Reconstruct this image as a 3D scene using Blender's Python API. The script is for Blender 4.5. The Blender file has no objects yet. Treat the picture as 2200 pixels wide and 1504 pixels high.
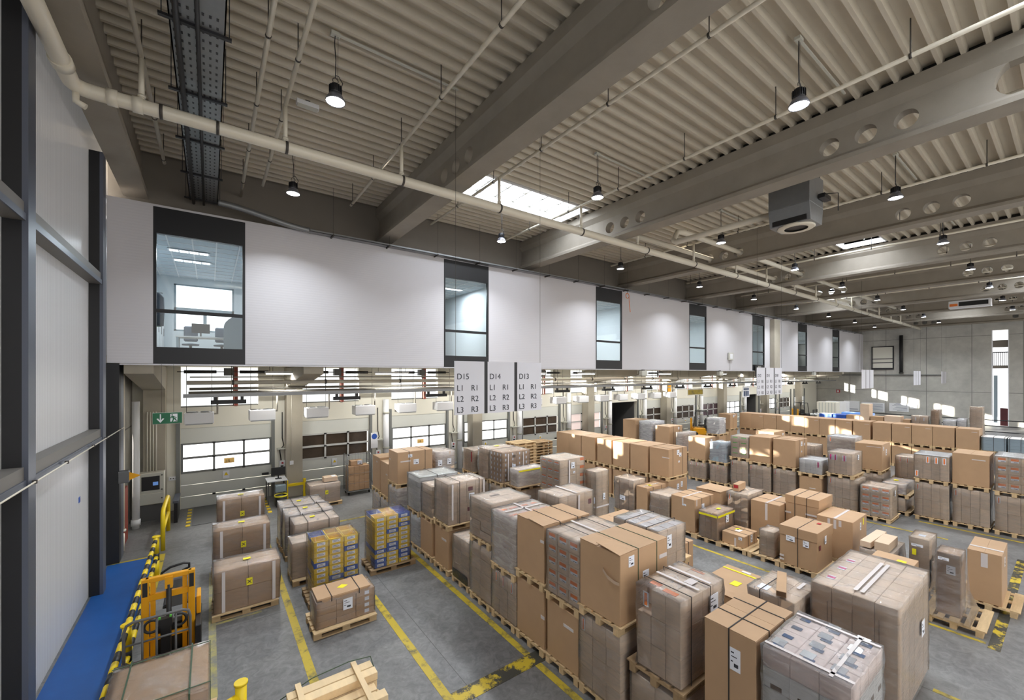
import bpy, bmesh, math, random
from mathutils import Vector, Matrix
random.seed(7)
SC = bpy.context.scene
COL = SC.collection
PI = math.pi

# ------------------------------------------------------------------ materials
def new_mat(name):
    m = bpy.data.materials.new(name); m.use_nodes = True
    nt = m.node_tree
    for n in list(nt.nodes): nt.nodes.remove(n)
    out = nt.nodes.new('ShaderNodeOutputMaterial')
    return m, nt, out

def N(nt, typ, **kw):
    n = nt.nodes.new(typ)
    for k, v in kw.items():
        if hasattr(n, k): setattr(n, k, v)
        else: n.inputs[k].default_value = v
    return n

def rgb(c): return (c[0], c[1], c[2], 1.0)

def srgb(r, g, b):
    f = lambda v: (v/255/12.92) if v <= 10 else ((v/255+.055)/1.055)**2.4
    return (f(r), f(g), f(b))

def mat(name, col, rough=.6, metal=0., noise=.0, nscale=4., bump=0., bscale=60., obj_var=0., spec=.5, stretch=(1,1,1), emit=None, estr=0.):
    """principled surface with optional noise tint, bump and a small object to object tone shift"""
    m, nt, out = new_mat(name)
    p = N(nt, 'ShaderNodeBsdfPrincipled'); p.inputs['Roughness'].default_value = rough
    p.inputs['Metallic'].default_value = metal
    p.inputs['Specular IOR Level'].default_value = spec
    p.inputs['Base Color'].default_value = rgb(col)
    if emit: p.inputs['Emission Color'].default_value = rgb(emit); p.inputs['Emission Strength'].default_value = estr
    nt.links.new(p.outputs[0], out.inputs[0])
    src = None
    if noise or obj_var or bump:
        tc = N(nt, 'ShaderNodeTexCoord'); mp = N(nt, 'ShaderNodeMapping'); mp.inputs['Scale'].default_value = stretch
        nt.links.new(tc.outputs['Object'], mp.inputs[0])
        oi = N(nt, 'ShaderNodeObjectInfo')
        ad = N(nt, 'ShaderNodeVectorMath', operation='ADD')
        nt.links.new(mp.outputs[0], ad.inputs[0])
        sc = N(nt, 'ShaderNodeVectorMath', operation='SCALE'); sc.inputs[3].default_value = 17.
        cb = N(nt, 'ShaderNodeCombineXYZ')
        for i in range(3): nt.links.new(oi.outputs['Random'], cb.inputs[i])
        nt.links.new(cb.outputs[0], sc.inputs[0]); nt.links.new(sc.outputs[0], ad.inputs[1])
        vec = ad.outputs[0]
    if noise or obj_var:
        val = None
        if noise:
            nz = N(nt, 'ShaderNodeTexNoise'); nz.inputs['Scale'].default_value = nscale; nz.inputs['Detail'].default_value = 5; nz.inputs['Roughness'].default_value = .62
            nt.links.new(vec, nz.inputs['Vector'])
            mr = N(nt, 'ShaderNodeMapRange'); mr.inputs[1].default_value = .25; mr.inputs[2].default_value = .75
            mr.inputs[3].default_value = 1-noise; mr.inputs[4].default_value = 1+noise
            nt.links.new(nz.outputs[0], mr.inputs[0]); val = mr.outputs[0]
        if obj_var:
            mo = N(nt, 'ShaderNodeMapRange'); mo.inputs[3].default_value = 1-obj_var; mo.inputs[4].default_value = 1+obj_var
            nt.links.new(oi.outputs['Random'], mo.inputs[0])
            if val is None: val = mo.outputs[0]
            else:
                mm = N(nt, 'ShaderNodeMath', operation='MULTIPLY'); nt.links.new(val, mm.inputs[0]); nt.links.new(mo.outputs[0], mm.inputs[1]); val = mm.outputs[0]
        hs = N(nt, 'ShaderNodeHueSaturation'); hs.inputs['Color'].default_value = rgb(col)
        nt.links.new(val, hs.inputs['Value']); nt.links.new(hs.outputs[0], p.inputs['Base Color'])
    if bump:
        bz = N(nt, 'ShaderNodeTexNoise'); bz.inputs['Scale'].default_value = bscale; bz.inputs['Detail'].default_value = 3
        nt.links.new(vec, bz.inputs['Vector'])
        bp = N(nt, 'ShaderNodeBump'); bp.inputs['Strength'].default_value = bump; bp.inputs['Distance'].default_value = .02
        nt.links.new(bz.outputs[0], bp.inputs['Height']); nt.links.new(bp.outputs[0], p.inputs['Normal'])
    return m

def emit_mat(name, col, s):
    m, nt, out = new_mat(name)
    e = N(nt, 'ShaderNodeEmission'); e.inputs[0].default_value = rgb(col); e.inputs[1].default_value = s
    nt.links.new(e.outputs[0], out.inputs[0]); return m

def film_mat(name, haze=.16, streak=.3):
    """stretch film: mostly clear, milky streaks, glossy crinkles"""
    m, nt, out = new_mat(name)
    tc = N(nt, 'ShaderNodeTexCoord'); oi = N(nt, 'ShaderNodeObjectInfo')
    mp = N(nt, 'ShaderNodeMapping'); mp.inputs['Scale'].default_value = (2.2, 2.2, 9.); mp.inputs['Rotation'].default_value = (.12, .1, .3)
    nt.links.new(tc.outputs['Object'], mp.inputs[0])
    ad = N(nt, 'ShaderNodeVectorMath', operation='ADD'); nt.links.new(mp.outputs[0], ad.inputs[0])
    cb = N(nt, 'ShaderNodeCombineXYZ'); mu = N(nt, 'ShaderNodeMath', operation='MULTIPLY'); mu.inputs[1].default_value = 31.
    nt.links.new(oi.outputs['Random'], mu.inputs[0])
    for i in range(3): nt.links.new(mu.outputs[0], cb.inputs[i])
    nt.links.new(cb.outputs[0], ad.inputs[1])
    nz = N(nt, 'ShaderNodeTexNoise'); nz.inputs['Scale'].default_value = 1.3; nz.inputs['Detail'].default_value = 6; nz.inputs['Roughness'].default_value = .65; nz.inputs['Distortion'].default_value = .8
    nt.links.new(ad.outputs[0], nz.inputs['Vector'])
    mr = N(nt, 'ShaderNodeMapRange'); mr.inputs[1].default_value = .42; mr.inputs[2].default_value = .78; mr.inputs[3].default_value = haze; mr.inputs[4].default_value = haze+streak
    nt.links.new(nz.outputs[0], mr.inputs[0])
    bp = N(nt, 'ShaderNodeBump'); bp.inputs['Strength'].default_value = .7; bp.inputs['Distance'].default_value = .02
    nz2 = N(nt, 'ShaderNodeTexNoise'); nz2.inputs['Scale'].default_value = 3.2; nz2.inputs['Detail'].default_value = 5; nz2.inputs['Distortion'].default_value = 1.2
    nt.links.new(ad.outputs[0], nz2.inputs['Vector'])
    nt.links.new(nz2.outputs[0], bp.inputs['Height'])
    tr = N(nt, 'ShaderNodeBsdfTransparent'); di = N(nt, 'ShaderNodeBsdfDiffuse'); di.inputs[0].default_value = (.86, .86, .9, 1)
    gl = N(nt, 'ShaderNodeBsdfGlossy'); gl.inputs['Roughness'].default_value = .16; gl.inputs[0].default_value = (1, 1, 1, 1)
    nt.links.new(bp.outputs[0], gl.inputs['Normal'])
    tl = N(nt, 'ShaderNodeBsdfTranslucent'); tl.inputs[0].default_value = (.86, .86, .9, 1)
    m0 = N(nt, 'ShaderNodeMixShader'); m0.inputs[0].default_value = .35; nt.links.new(di.outputs[0], m0.inputs[1]); nt.links.new(tl.outputs[0], m0.inputs[2])
    m1 = N(nt, 'ShaderNodeMixShader'); nt.links.new(mr.outputs[0], m1.inputs[0]); nt.links.new(tr.outputs[0], m1.inputs[1]); nt.links.new(m0.outputs[0], m1.inputs[2])
    fr = N(nt, 'ShaderNodeFresnel'); fr.inputs[0].default_value = 1.3; nt.links.new(bp.outputs[0], fr.inputs[1])
    m2 = N(nt, 'ShaderNodeMixShader'); nt.links.new(fr.outputs[0], m2.inputs[0]); nt.links.new(m1.outputs[0], m2.inputs[1]); nt.links.new(gl.outputs[0], m2.inputs[2])
    nt.links.new(m2.outputs[0], out.inputs[0])
    return m

def glass_mat(name, tint=(.95, .98, 1), refl=.08):
    m, nt, out = new_mat(name)
    tr = N(nt, 'ShaderNodeBsdfTransparent'); tr.inputs[0].default_value = rgb(tint)
    gl = N(nt, 'ShaderNodeBsdfGlossy'); gl.inputs['Roughness'].default_value = .03
    mx = N(nt, 'ShaderNodeMixShader'); mx.inputs[0].default_value = refl
    nt.links.new(tr.outputs[0], mx.inputs[1]); nt.links.new(gl.outputs[0], mx.inputs[2]); nt.links.new(mx.outputs[0], out.inputs[0])
    return m

def floor_mat():
    m, nt, out = new_mat('concrete_floor')
    p = N(nt, 'ShaderNodeBsdfPrincipled'); nt.links.new(p.outputs[0], out.inputs[0])
    tc = N(nt, 'ShaderNodeTexCoord')
    a = N(nt, 'ShaderNodeTexNoise'); a.inputs['Scale'].default_value = .55; a.inputs['Detail'].default_value = 9; a.inputs['Roughness'].default_value = .68
    b = N(nt, 'ShaderNodeTexNoise'); b.inputs['Scale'].default_value = 5; b.inputs['Detail'].default_value = 8; b.inputs['Roughness'].default_value = .7; b.inputs['Distortion'].default_value = 1.5
    nt.links.new(tc.outputs['Object'], a.inputs['Vector']); nt.links.new(tc.outputs['Object'], b.inputs['Vector'])
    mx = N(nt, 'ShaderNodeMath', operation='ADD'); nt.links.new(a.outputs[0], mx.inputs[0]); nt.links.new(b.outputs[0], mx.inputs[1])
    cr = N(nt, 'ShaderNodeValToRGB'); cr.color_ramp.elements[0].position = .38; cr.color_ramp.elements[1].position = .62
    cr.color_ramp.elements[0].color = rgb(srgb(88, 87, 87)); cr.color_ramp.elements[1].color = rgb(srgb(132, 131, 130))
    hf = N(nt, 'ShaderNodeMath', operation='MULTIPLY'); hf.inputs[1].default_value = .5; nt.links.new(mx.outputs[0], hf.inputs[0])
    nt.links.new(hf.outputs[0], cr.inputs[0])
    # saw-cut joints every 6 m
    sx = N(nt, 'ShaderNodeSeparateXYZ'); nt.links.new(tc.outputs['Object'], sx.inputs[0])
    jm = None
    for ax, off in ((0, 2.6), (1, 1.9)):
        s = N(nt, 'ShaderNodeMath', operation='ADD'); s.inputs[1].default_value = 60+off; nt.links.new(sx.outputs[ax], s.inputs[0])
        w = N(nt, 'ShaderNodeMath', operation='MODULO'); w.inputs[1].default_value = 6.; nt.links.new(s.outputs[0], w.inputs[0])
        l = N(nt, 'ShaderNodeMath', operation='LESS_THAN'); l.inputs[1].default_value = .012; nt.links.new(w.outputs[0], l.inputs[0])
        if jm is None: jm = l.outputs[0]
        else:
            q = N(nt, 'ShaderNodeMath', operation='MAXIMUM'); nt.links.new(jm, q.inputs[0]); nt.links.new(l.outputs[0], q.inputs[1]); jm = q.outputs[0]
    mc = N(nt, 'ShaderNodeMix', data_type='RGBA'); mc.inputs[7].default_value = rgb(srgb(78, 76, 74))
    nt.links.new(jm, mc.inputs[0]); nt.links.new(cr.outputs[0], mc.inputs[6])
    nt.links.new(mc.outputs[2], p.inputs['Base Color'])
    rr = N(nt, 'ShaderNodeMapRange'); rr.inputs[3].default_value = .34; rr.inputs[4].default_value = .46
    nt.links.new(b.outputs[0], rr.inputs[0]); nt.links.new(rr.outputs[0], p.inputs['Roughness'])
    return m

def worn_tape_mat(name, col, dark, lo, hi, scale=3.):
    """yellow floor tape with worn and black patches of its own"""
    m, nt, out = new_mat(name)
    p = N(nt, 'ShaderNodeBsdfPrincipled'); p.inputs['Roughness'].default_value = .45; nt.links.new(p.outputs[0], out.inputs[0])
    tc = N(nt, 'ShaderNodeTexCoord'); nz = N(nt, 'ShaderNodeTexNoise'); nz.inputs['Scale'].default_value = scale; nz.inputs['Detail'].default_value = 8; nz.inputs['Roughness'].default_value = .72
    nt.links.new(tc.outputs['Object'], nz.inputs['Vector'])
    cr = N(nt, 'ShaderNodeValToRGB'); cr.color_ramp.elements[0].position = lo; cr.color_ramp.elements[1].position = hi
    cr.color_ramp.elements[0].color = rgb(dark); cr.color_ramp.elements[1].color = rgb(col)
    nt.links.new(nz.outputs[0], cr.inputs[0]); nt.links.new(cr.outputs[0], p.inputs['Base Color'])
    return m

def concrete_panel_mat(name, c0, c1, sx_, sz_, axis=1):
    """pale concrete wall with panel joints"""
    m, nt, out = new_mat(name)
    p = N(nt, 'ShaderNodeBsdfPrincipled'); p.inputs['Roughness'].default_value = .8; nt.links.new(p.outputs[0], out.inputs[0])
    tc = N(nt, 'ShaderNodeTexCoord'); nz = N(nt, 'ShaderNodeTexNoise'); nz.inputs['Scale'].default_value = .6; nz.inputs['Detail'].default_value = 8; nz.inputs['Roughness'].default_value = .65
    nt.links.new(tc.outputs['Object'], nz.inputs['Vector'])
    cr = N(nt, 'ShaderNodeValToRGB'); cr.color_ramp.elements[0].position = .35; cr.color_ramp.elements[1].position = .65
    cr.color_ramp.elements[0].color = rgb(c0); cr.color_ramp.elements[1].color = rgb(c1)
    nt.links.new(nz.outputs[0], cr.inputs[0])
    sp = N(nt, 'ShaderNodeSeparateXYZ'); nt.links.new(tc.outputs['Object'], sp.inputs[0])
    jm = None
    for ax, pitch, off in ((axis, sx_, 60.+.1), (2, sz_, 60.)):
        s = N(nt, 'ShaderNodeMath', operation='ADD'); s.inputs[1].default_value = off; nt.links.new(sp.outputs[ax], s.inputs[0])
        w = N(nt, 'ShaderNodeMath', operation='MODULO'); w.inputs[1].default_value = pitch; nt.links.new(s.outputs[0], w.inputs[0])
        l = N(nt, 'ShaderNodeMath', operation='LESS_THAN'); l.inputs[1].default_value = .05; nt.links.new(w.outputs[0], l.inputs[0])
        if jm is None: jm = l.outputs[0]
        else:
            q = N(nt, 'ShaderNodeMath', operation='MAXIMUM'); nt.links.new(jm, q.inputs[0]); nt.links.new(l.outputs[0], q.inputs[1]); jm = q.outputs[0]
    mc = N(nt, 'ShaderNodeMix', data_type='RGBA'); mc.inputs[7].default_value = rgb([v*.55 for v in c0])
    nt.links.new(jm, mc.inputs[0]); nt.links.new(cr.outputs[0], mc.inputs[6]); nt.links.new(mc.outputs[2], p.inputs['Base Color'])
    return m

def ribbed_mat(name, col, pitch, axis, rough=.4, strength=.3):
    """fine ribs (profiled sheet, multiwall panels)"""
    m, nt, out = new_mat(name)
    p = N(nt, 'ShaderNodeBsdfPrincipled'); p.inputs['Roughness'].default_value = rough; p.inputs['Base Color'].default_value = rgb(col)
    nt.links.new(p.outputs[0], out.inputs[0])
    tc = N(nt, 'ShaderNodeTexCoord'); sp = N(nt, 'ShaderNodeSeparateXYZ'); nt.links.new(tc.outputs['Object'], sp.inputs[0])
    mu = N(nt, 'ShaderNodeMath', operation='MULTIPLY'); mu.inputs[1].default_value = 2*PI/pitch; nt.links.new(sp.outputs[axis], mu.inputs[0])
    sn = N(nt, 'ShaderNodeMath', operation='SINE'); nt.links.new(mu.outputs[0], sn.inputs[0])
    bp = N(nt, 'ShaderNodeBump'); bp.inputs['Strength'].default_value = strength; bp.inputs['Distance'].default_value = .01
    nt.links.new(sn.outputs[0], bp.inputs['Height']); nt.links.new(bp.outputs[0], p.inputs['Normal'])
    return m

def poly_mat():
    """multiwall polycarbonate: milky, lets part of the daylight through"""
    m = ribbed_mat('multiwall_polycarbonate', srgb(206, 206, 208), .045, 1, .2, .2); nt = m.node_tree
    p = [n for n in nt.nodes if n.type == 'BSDF_PRINCIPLED'][0]; out = [n for n in nt.nodes if n.type == 'OUTPUT_MATERIAL'][0]
    t = N(nt, 'ShaderNodeBsdfTranslucent'); t.inputs[0].default_value = rgb(srgb(226, 230, 236))
    mx = N(nt, 'ShaderNodeMixShader'); mx.inputs[0].default_value = .1
    nt.links.new(p.outputs[0], mx.inputs[1]); nt.links.new(t.outputs[0], mx.inputs[2]); nt.links.new(mx.outputs[0], out.inputs[0])
    return m

M = {}
M['kraft'] = mat('kraft_board', srgb(184, 150, 116), .5, noise=.05, nscale=2.5, obj_var=.07, spec=.55)
M['kraft2'] = mat('kraft_board_pale', srgb(218, 193, 168), .55, noise=.05, nscale=2.5, obj_var=.06, spec=.25)
M['kraftg'] = mat('kraft_board_grey', srgb(218, 193, 166), .6, noise=.06, nscale=3, obj_var=.09, spec=.3)
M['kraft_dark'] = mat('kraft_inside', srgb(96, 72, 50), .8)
M['white_board'] = mat('white_board', srgb(226, 224, 222), .6, noise=.04, nscale=3, obj_var=.04)
M['pink_board'] = mat('pale_pink_board', srgb(232, 212, 204), .45, obj_var=.05)
M['silver_board'] = mat('silver_print', srgb(205, 208, 212), .22, metal=.5, obj_var=.06)
M['paper'] = mat('label_paper', srgb(236, 238, 246), .6)
M['ink'] = mat('label_ink', srgb(52, 54, 62), .6)
M['ink_blue'] = mat('print_blue', srgb(60, 78, 110), .4)
M['orange'] = mat('label_orange', srgb(236, 128, 58), .6)
M['maroon'] = mat('sticker_maroon', srgb(122, 52, 58), .6)
M['pink'] = mat('sticker_pink', srgb(206, 52, 122), .6)
M['plate'] = mat('plate_amber', srgb(242, 196, 112), .5)
M['maroon_dark'] = mat('dark_maroon_paint', srgb(86, 40, 44), .5)
M['red'] = mat('sticker_red', srgb(176, 40, 48), .6)
M['green_lab'] = mat('sticker_green', srgb(96, 196, 70), .6)
M['yellow_lab'] = mat('sticker_yellow', srgb(240, 226, 40), .5)
M['tape'] = mat('parcel_tape', srgb(214, 206, 204), .25, obj_var=.05)
M['tape_brown'] = mat('parcel_tape_brown', srgb(196, 170, 146), .22)
M['tape_yellow'] = mat('tape_yellow', srgb(232, 220, 30), .35)
M['strap_black'] = mat('strap_black', srgb(38, 36, 36), .5)
M['strap_green'] = mat('strap_green', srgb(62, 82, 58), .5)
M['film'] = film_mat('stretch_film', .05, .24)
M['film_top'] = film_mat('gathered_film_lamp_sheen', .14, .26)  # gathered film on load tops, extra milkiness painted in for lamps reflecting off it
M['film_milky'] = film_mat('stretch_film_milky', .30, .3)
M['film_black'] = mat('film_black', srgb(46, 44, 44), .2, bump=.4, bscale=14)
M['pallet'] = mat('pallet_wood', srgb(206, 178, 138), .8, noise=.14, nscale=3, obj_var=.13, stretch=(1, 6, 3), spec=.2)
M['pallet_old'] = mat('pallet_wood_weathered', srgb(160, 134, 102), .85, noise=.16, nscale=3, obj_var=.1, stretch=(1, 6, 3), spec=.2)
M['timber'] = mat('fresh_timber', srgb(234, 208, 166), .7, noise=.08, nscale=2, obj_var=.05, stretch=(6, 1.2, 6), spec=.25)
M['floor'] = floor_mat()
M['blue_floor'] = mat('blue_floor_paint', srgb(26, 84, 152), .5, noise=.16, nscale=1.1)
M['tape_floor'] = worn_tape_mat('yellow_floor_tape', srgb(188, 164, 50), srgb(92, 88, 66), .36, .5, 2.6)
M['tape_floor_black'] = worn_tape_mat('yellow_black_floor_tape', srgb(196, 170, 44), srgb(58, 57, 50), .5, .56, 2.2)
M['tape_floor_pale'] = worn_tape_mat('faded_floor_tape', srgb(178, 166, 96), srgb(130, 128, 118), .4, .6, 3)
M['conc'] = mat('concrete_beam', srgb(150, 143, 132), .8, noise=.1, nscale=1.2, bump=.12, bscale=30)
M['conc_col'] = mat('concrete_column', srgb(172, 165, 150), .8, noise=.07, nscale=1.6, bump=.1, bscale=30)
M['conc_wall'] = concrete_panel_mat('concrete_wall_panels', srgb(172, 170, 164), srgb(198, 196, 188), 3.33, 5.75, 1)
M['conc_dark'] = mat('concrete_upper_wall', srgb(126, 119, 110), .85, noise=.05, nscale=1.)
M['deck'] = mat('steel_deck', srgb(204, 196, 180), .5, noise=.04, nscale=2)
M['facade'] = ribbed_mat('white_facade_panel', srgb(204, 202, 206), .08, 2, .45, .06)
M['black_frame'] = mat('black_aluminium', srgb(25, 26, 30), .45)
M['steel_dark'] = mat('dark_steel_paint', srgb(25, 25, 28), .5)
M['steel_blue'] = mat('blue_grey_steel', srgb(92, 97, 110), .4, metal=.2)
M['girt'] = mat('grey_brown_girt', srgb(112, 108, 104), .5)
M['poly'] = poly_mat()
M['pipe'] = mat('ivory_pipe', srgb(226, 219, 202), .35, spec=.6)
M['pipe_grey'] = mat('grey_pipe', srgb(150, 146, 138), .4, metal=.3)
M['rod'] = mat('hanger_steel', srgb(84, 80, 76), .5, metal=.5)
M['galv'] = mat('galvanised', srgb(142, 144, 146), .4, metal=.6, noise=.06, nscale=6)
M['lamp_black'] = mat('lamp_housing', srgb(34, 34, 38), .4)
M['lamp_skirt'] = mat('lamp_reflector', srgb(120, 122, 132), .3, metal=.4)
M['lamp_glow'] = emit_mat('lamp_lens', (1., .98, .97), 30.)
M['tube_glow'] = emit_mat('tube_lamp', (1., .97, .9), 9.)
M['door_white'] = mat('door_panel_white', srgb(212, 214, 208), .42, noise=.02, nscale=2)
M['door_frame'] = mat('door_frame_grey', srgb(120, 122, 120), .45, metal=.2)
M['door_bar'] = mat('door_bar_light', srgb(198, 198, 196), .4)
M['pane_day'] = emit_mat('daylit_pane', (.98, .98, 1.), 2.6)
M['pane_dark'] = mat('dark_pane', srgb(70, 60, 52), .12, noise=.25, nscale=2.5)
M['pane_pink'] = mat('pinkish_pane', srgb(214, 190, 184), .15, emit=(.9, .78, .74), estr=.55)
M['pane_violet'] = mat('violet_pane', srgb(88, 70, 78), .12, noise=.2, nscale=3)
M['glass'] = glass_mat('clear_glass')
M['glass_office'] = glass_mat('office_glass', (.96, .99, 1.), .05)
M['yellow'] = mat('safety_yellow', srgb(236, 204, 28), .38)
M['truck_yellow'] = mat('truck_yellow', srgb(224, 158, 16), .4)
M['black'] = mat('black_plastic', srgb(30, 30, 31), .45)
M['rubber'] = mat('rubber', srgb(24, 24, 24), .8)
M['grey'] = mat('machine_grey', srgb(94, 94, 94), .5)
M['ltgrey'] = mat('light_grey_paint', srgb(196, 196, 186), .45)
M['cream'] = mat('cream_paint', srgb(226, 223, 210), .55)
M['white'] = mat('white_paint', srgb(232, 233, 236), .45)
M['sign'] = mat('sign_board', srgb(218, 218, 226), .5)
M['green_sign'] = mat('exit_green', srgb(20, 96, 62), .4)
M['rust'] = mat('rust_red_paint', srgb(140, 62, 46), .55)
M['blue'] = mat('tote_blue', srgb(42, 84, 172), .38, obj_var=.06)
M['tote_yellow'] = mat('tote_yellow', srgb(236, 198, 34), .38, obj_var=.06)
M['screen'] = mat('glowing_blue', srgb(84, 130, 200), .2, emit=(.2, .35, .7), estr=.4)
M['plaster'] = mat('office_plaster', srgb(226, 232, 236), .7)
M['office_tile'] = mat('office_ceiling_tile', srgb(196, 206, 214), .8)
M['office_day'] = emit_mat('office_window_daylight', (.97, .99, 1.), 2.1)
M['office_lamp'] = emit_mat('office_lamp', (.95, .98, 1.), 3.)
M['blue_grey'] = mat('office_cabinet', srgb(142, 158, 168), .5)
M['coat'] = mat('dark_cloth', srgb(62, 72, 84), .8)
M['coat_green'] = mat('green_cloth', srgb(96, 124, 110), .8)
M['roof_top'] = mat('roof_top', srgb(120, 118, 112), .9)
M['sky_pane'] = emit_mat('skylight_daylight', (.86, .92, 1.), 14.)

# ------------------------------------------------------------------ mesh builder
class MB:
    def __init__(s): s.v = []; s.f = []; s.m = []; s.sm = []
    def face(s, idx, mi=0, sm=False): s.f.append(idx); s.m.append(mi); s.sm.append(sm)
    def box(s, x0, y0, z0, x1, y1, z1, mi=0):
        n = len(s.v)
        s.v += [(x0,y0,z0),(x1,y0,z0),(x1,y1,z0),(x0,y1,z0),(x0,y0,z1),(x1,y0,z1),(x1,y1,z1),(x0,y1,z1)]
        for q in ((3,2,1,0),(4,5,6,7),(0,1,5,4),(1,2,6,5),(2,3,7,6),(3,0,4,7)): s.face([n+i for i in q], mi)
        return s
    def cbox(s, cx, cy, cz, lx, ly, lz, mi=0): return s.box(cx-lx/2, cy-ly/2, cz-lz/2, cx+lx/2, cy+ly/2, cz+lz/2, mi)
    def obox(s, mtx, lx, ly, lz, mi=0):
        n = len(s.v)
        for x, y, z in ((-1,-1,-1),(1,-1,-1),(1,1,-1),(-1,1,-1),(-1,-1,1),(1,-1,1),(1,1,1),(-1,1,1)):
            s.v.append(tuple(mtx @ Vector((x*lx/2, y*ly/2, z*lz/2))))
        for q in ((3,2,1,0),(4,5,6,7),(0,1,5,4),(1,2,6,5),(2,3,7,6),(3,0,4,7)): s.face([n+i for i in q], mi)
        return s
    def bar(s, p0, p1, w, h, mi=0):
        p0, p1 = Vector(p0), Vector(p1); d = p1-p0; L = d.length
        q = d.to_track_quat('X', 'Z').to_matrix().to_4x4()
        return s.obox(Matrix.Translation((p0+p1)/2) @ q, L, w, h, mi)
    def tube(s, pts, r, n=10, mi=0, caps=True):
        pts = [Vector(p) for p in pts]; base = len(s.v); rings = len(pts)
        up = Vector((0,0,1)); prev = None
        for i, p in enumerate(pts):
            if i == 0: d = pts[1]-pts[0]
            elif i == rings-1: d = pts[-1]-pts[-2]
            else: d = (pts[i+1]-p).normalized()+(p-pts[i-1]).normalized()
            d.normalize()
            if prev is None:
                a = up if abs(d.z) < .9 else Vector((1,0,0)); u = d.cross(a).normalized()
            else: u = (prev-d*prev.dot(d)).normalized()
            prev = u; w = d.cross(u); rr = r[i] if isinstance(r, (list, tuple)) else r
            for k in range(n):
                t = 2*PI*k/n; s.v.append(tuple(p+u*(rr*math.cos(t))+w*(rr*math.sin(t))))
        for i in range(rings-1):
            for k in range(n):
                a = base+i*n+k; b = base+i*n+(k+1)%n; s.face([a, b, b+n, a+n], mi, True)
        if caps:
            s.face([base+k for k in range(n)][::-1], mi); s.face([base+(rings-1)*n+k for k in range(n)], mi)
        return s
    def lathe(s, prof, c=(0,0,0), n=24, mi=0):
        base = len(s.v); k = len(prof)
        for i in range(n):
            t = 2*PI*i/n
            for r, z in prof: s.v.append((c[0]+r*math.cos(t), c[1]+r*math.sin(t), c[2]+z))
        for i in range(n):
            for j in range(k-1):
                a = base+i*k+j; b = base+((i+1)%n)*k+j; s.face([a, b, b+1, a+1], mi, True)
        return s
    def disc(s, c, r, n=20, mi=0, axis='z', flip=False):
        base = len(s.v)
        for i in range(n):
            t = 2*PI*i/n; a, b = r*math.cos(t), r*math.sin(t)
            s.v.append((c[0]+a, c[1]+b, c[2]) if axis == 'z' else ((c[0]+a, c[1], c[2]+b) if axis == 'y' else (c[0], c[1]+a, c[2]+b)))
        q = [base+i for i in range(n)]; s.face(q[::-1] if flip else q, mi); return s
    def prism(s, poly, axis, a, b, mi=0):
        """poly of 2D points extruded along axis from a to b"""
        n = len(s.v); k = len(poly)
        def P(u, v, w): return {'x': (w, u, v), 'y': (u, w, v), 'z': (u, v, w)}[axis]
        s.v += [P(u, v, a) for u, v in poly]+[P(u, v, b) for u, v in poly]
        for i in range(k): s.face([n+i, n+(i+1) % k, n+k+(i+1) % k, n+k+i], mi)
        s.face([n+i for i in range(k)][::-1], mi); s.face([n+k+i for i in range(k)], mi); return s
    def mesh(s, name, mats, bevel=0.):
        me = bpy.data.meshes.new(name); me.from_pydata(s.v, [], s.f)
        for m in mats: me.materials.append(M[m])
        me.polygons.foreach_set('material_index', s.m); me.polygons.foreach_set('use_smooth', s.sm)
        if bevel:
            bm = bmesh.new(); bm.from_mesh(me)
            bmesh.ops.recalc_face_normals(bm, faces=bm.faces)
            bmesh.ops.bevel(bm, geom=[e for e in bm.edges if e.is_manifold], offset=bevel, segments=1, affect='EDGES', clamp_overlap=True)
            bm.to_mesh(me); bm.free()
        else:
            bm = bmesh.new(); bm.from_mesh(me); bmesh.ops.recalc_face_normals(bm, faces=bm.faces); bm.to_mesh(me); bm.free()
        me.update(); return me
    def build(s, name, mats, parent=None, loc=None, bevel=0.):
        if isinstance(mats, str): mats = [mats]
        return link(name, s.mesh(name, mats, bevel), parent, loc)

def link(name, me, parent=None, loc=None, rz=None):
    o = bpy.data.objects.new(name, me); COL.objects.link(o)
    if parent: o.parent = parent
    if loc: o.location = loc
    if rz: o.rotation_euler = (0, 0, rz)
    return o

LABELS = {}
def tag(o, label, cat, group=None, kind=None):
    o['label'] = label; o['category'] = cat
    if group: o['group'] = group
    if kind: o['kind'] = kind
    return o

def thing(name, label, cat, loc=(0,0,0), rz=0., group=None, kind=None):
    o = bpy.data.objects.new(name, None); COL.objects.link(o); o.empty_display_size = .2
    o.location = loc; o.rotation_euler = (0, 0, rz)
    return tag(o, label, cat, group, kind)

def copy_tree(o, parent=None):
    c = o.copy(); COL.objects.link(c)
    if parent: c.parent = parent
    for ch in list(o.children): copy_tree(ch, c)
    return c

def text_mesh(txt, size):
    cu = bpy.data.curves.new('txt', 'FONT'); cu.body = txt; cu.size = size; cu.extrude = .002; cu.fill_mode = 'BOTH'
    o = bpy.data.objects.new('txt', cu); COL.objects.link(o)
    dg = bpy.context.evaluated_depsgraph_get(); me = bpy.data.meshes.new_from_object(o.evaluated_get(dg))
    bpy.data.objects.remove(o); return me

def lettering(txt, size, m, parent, x, y, z, name='lettering', facing='-y'):
    me = text_mesh(txt, size); me.materials.clear(); me.materials.append(M[m])
    o = link(name, me, parent, (x, y, z)); o.rotation_euler = (PI/2, 0, 0) if facing == '-y' else (PI/2, 0, -PI/2)
    return o
ORD = ['first', 'second', 'third', 'fourth', 'fifth', 'sixth', 'seventh', 'eighth', 'ninth', 'tenth', 'eleventh', 'twelfth', 'thirteenth', 'fourteenth', 'fifteenth', 'sixteenth']
# ------------------------------------------------------------------ the setting
XL, XR, YB, YW, YF = -2.25, 63., -9., 20., 15.35
def struct(name, mb, mats, label, cat, parent=None, bevel=0.):
    o = mb.build(name, mats, parent, None, bevel)
    if not parent: tag(o, label, cat, None, 'structure')
    return o

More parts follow.
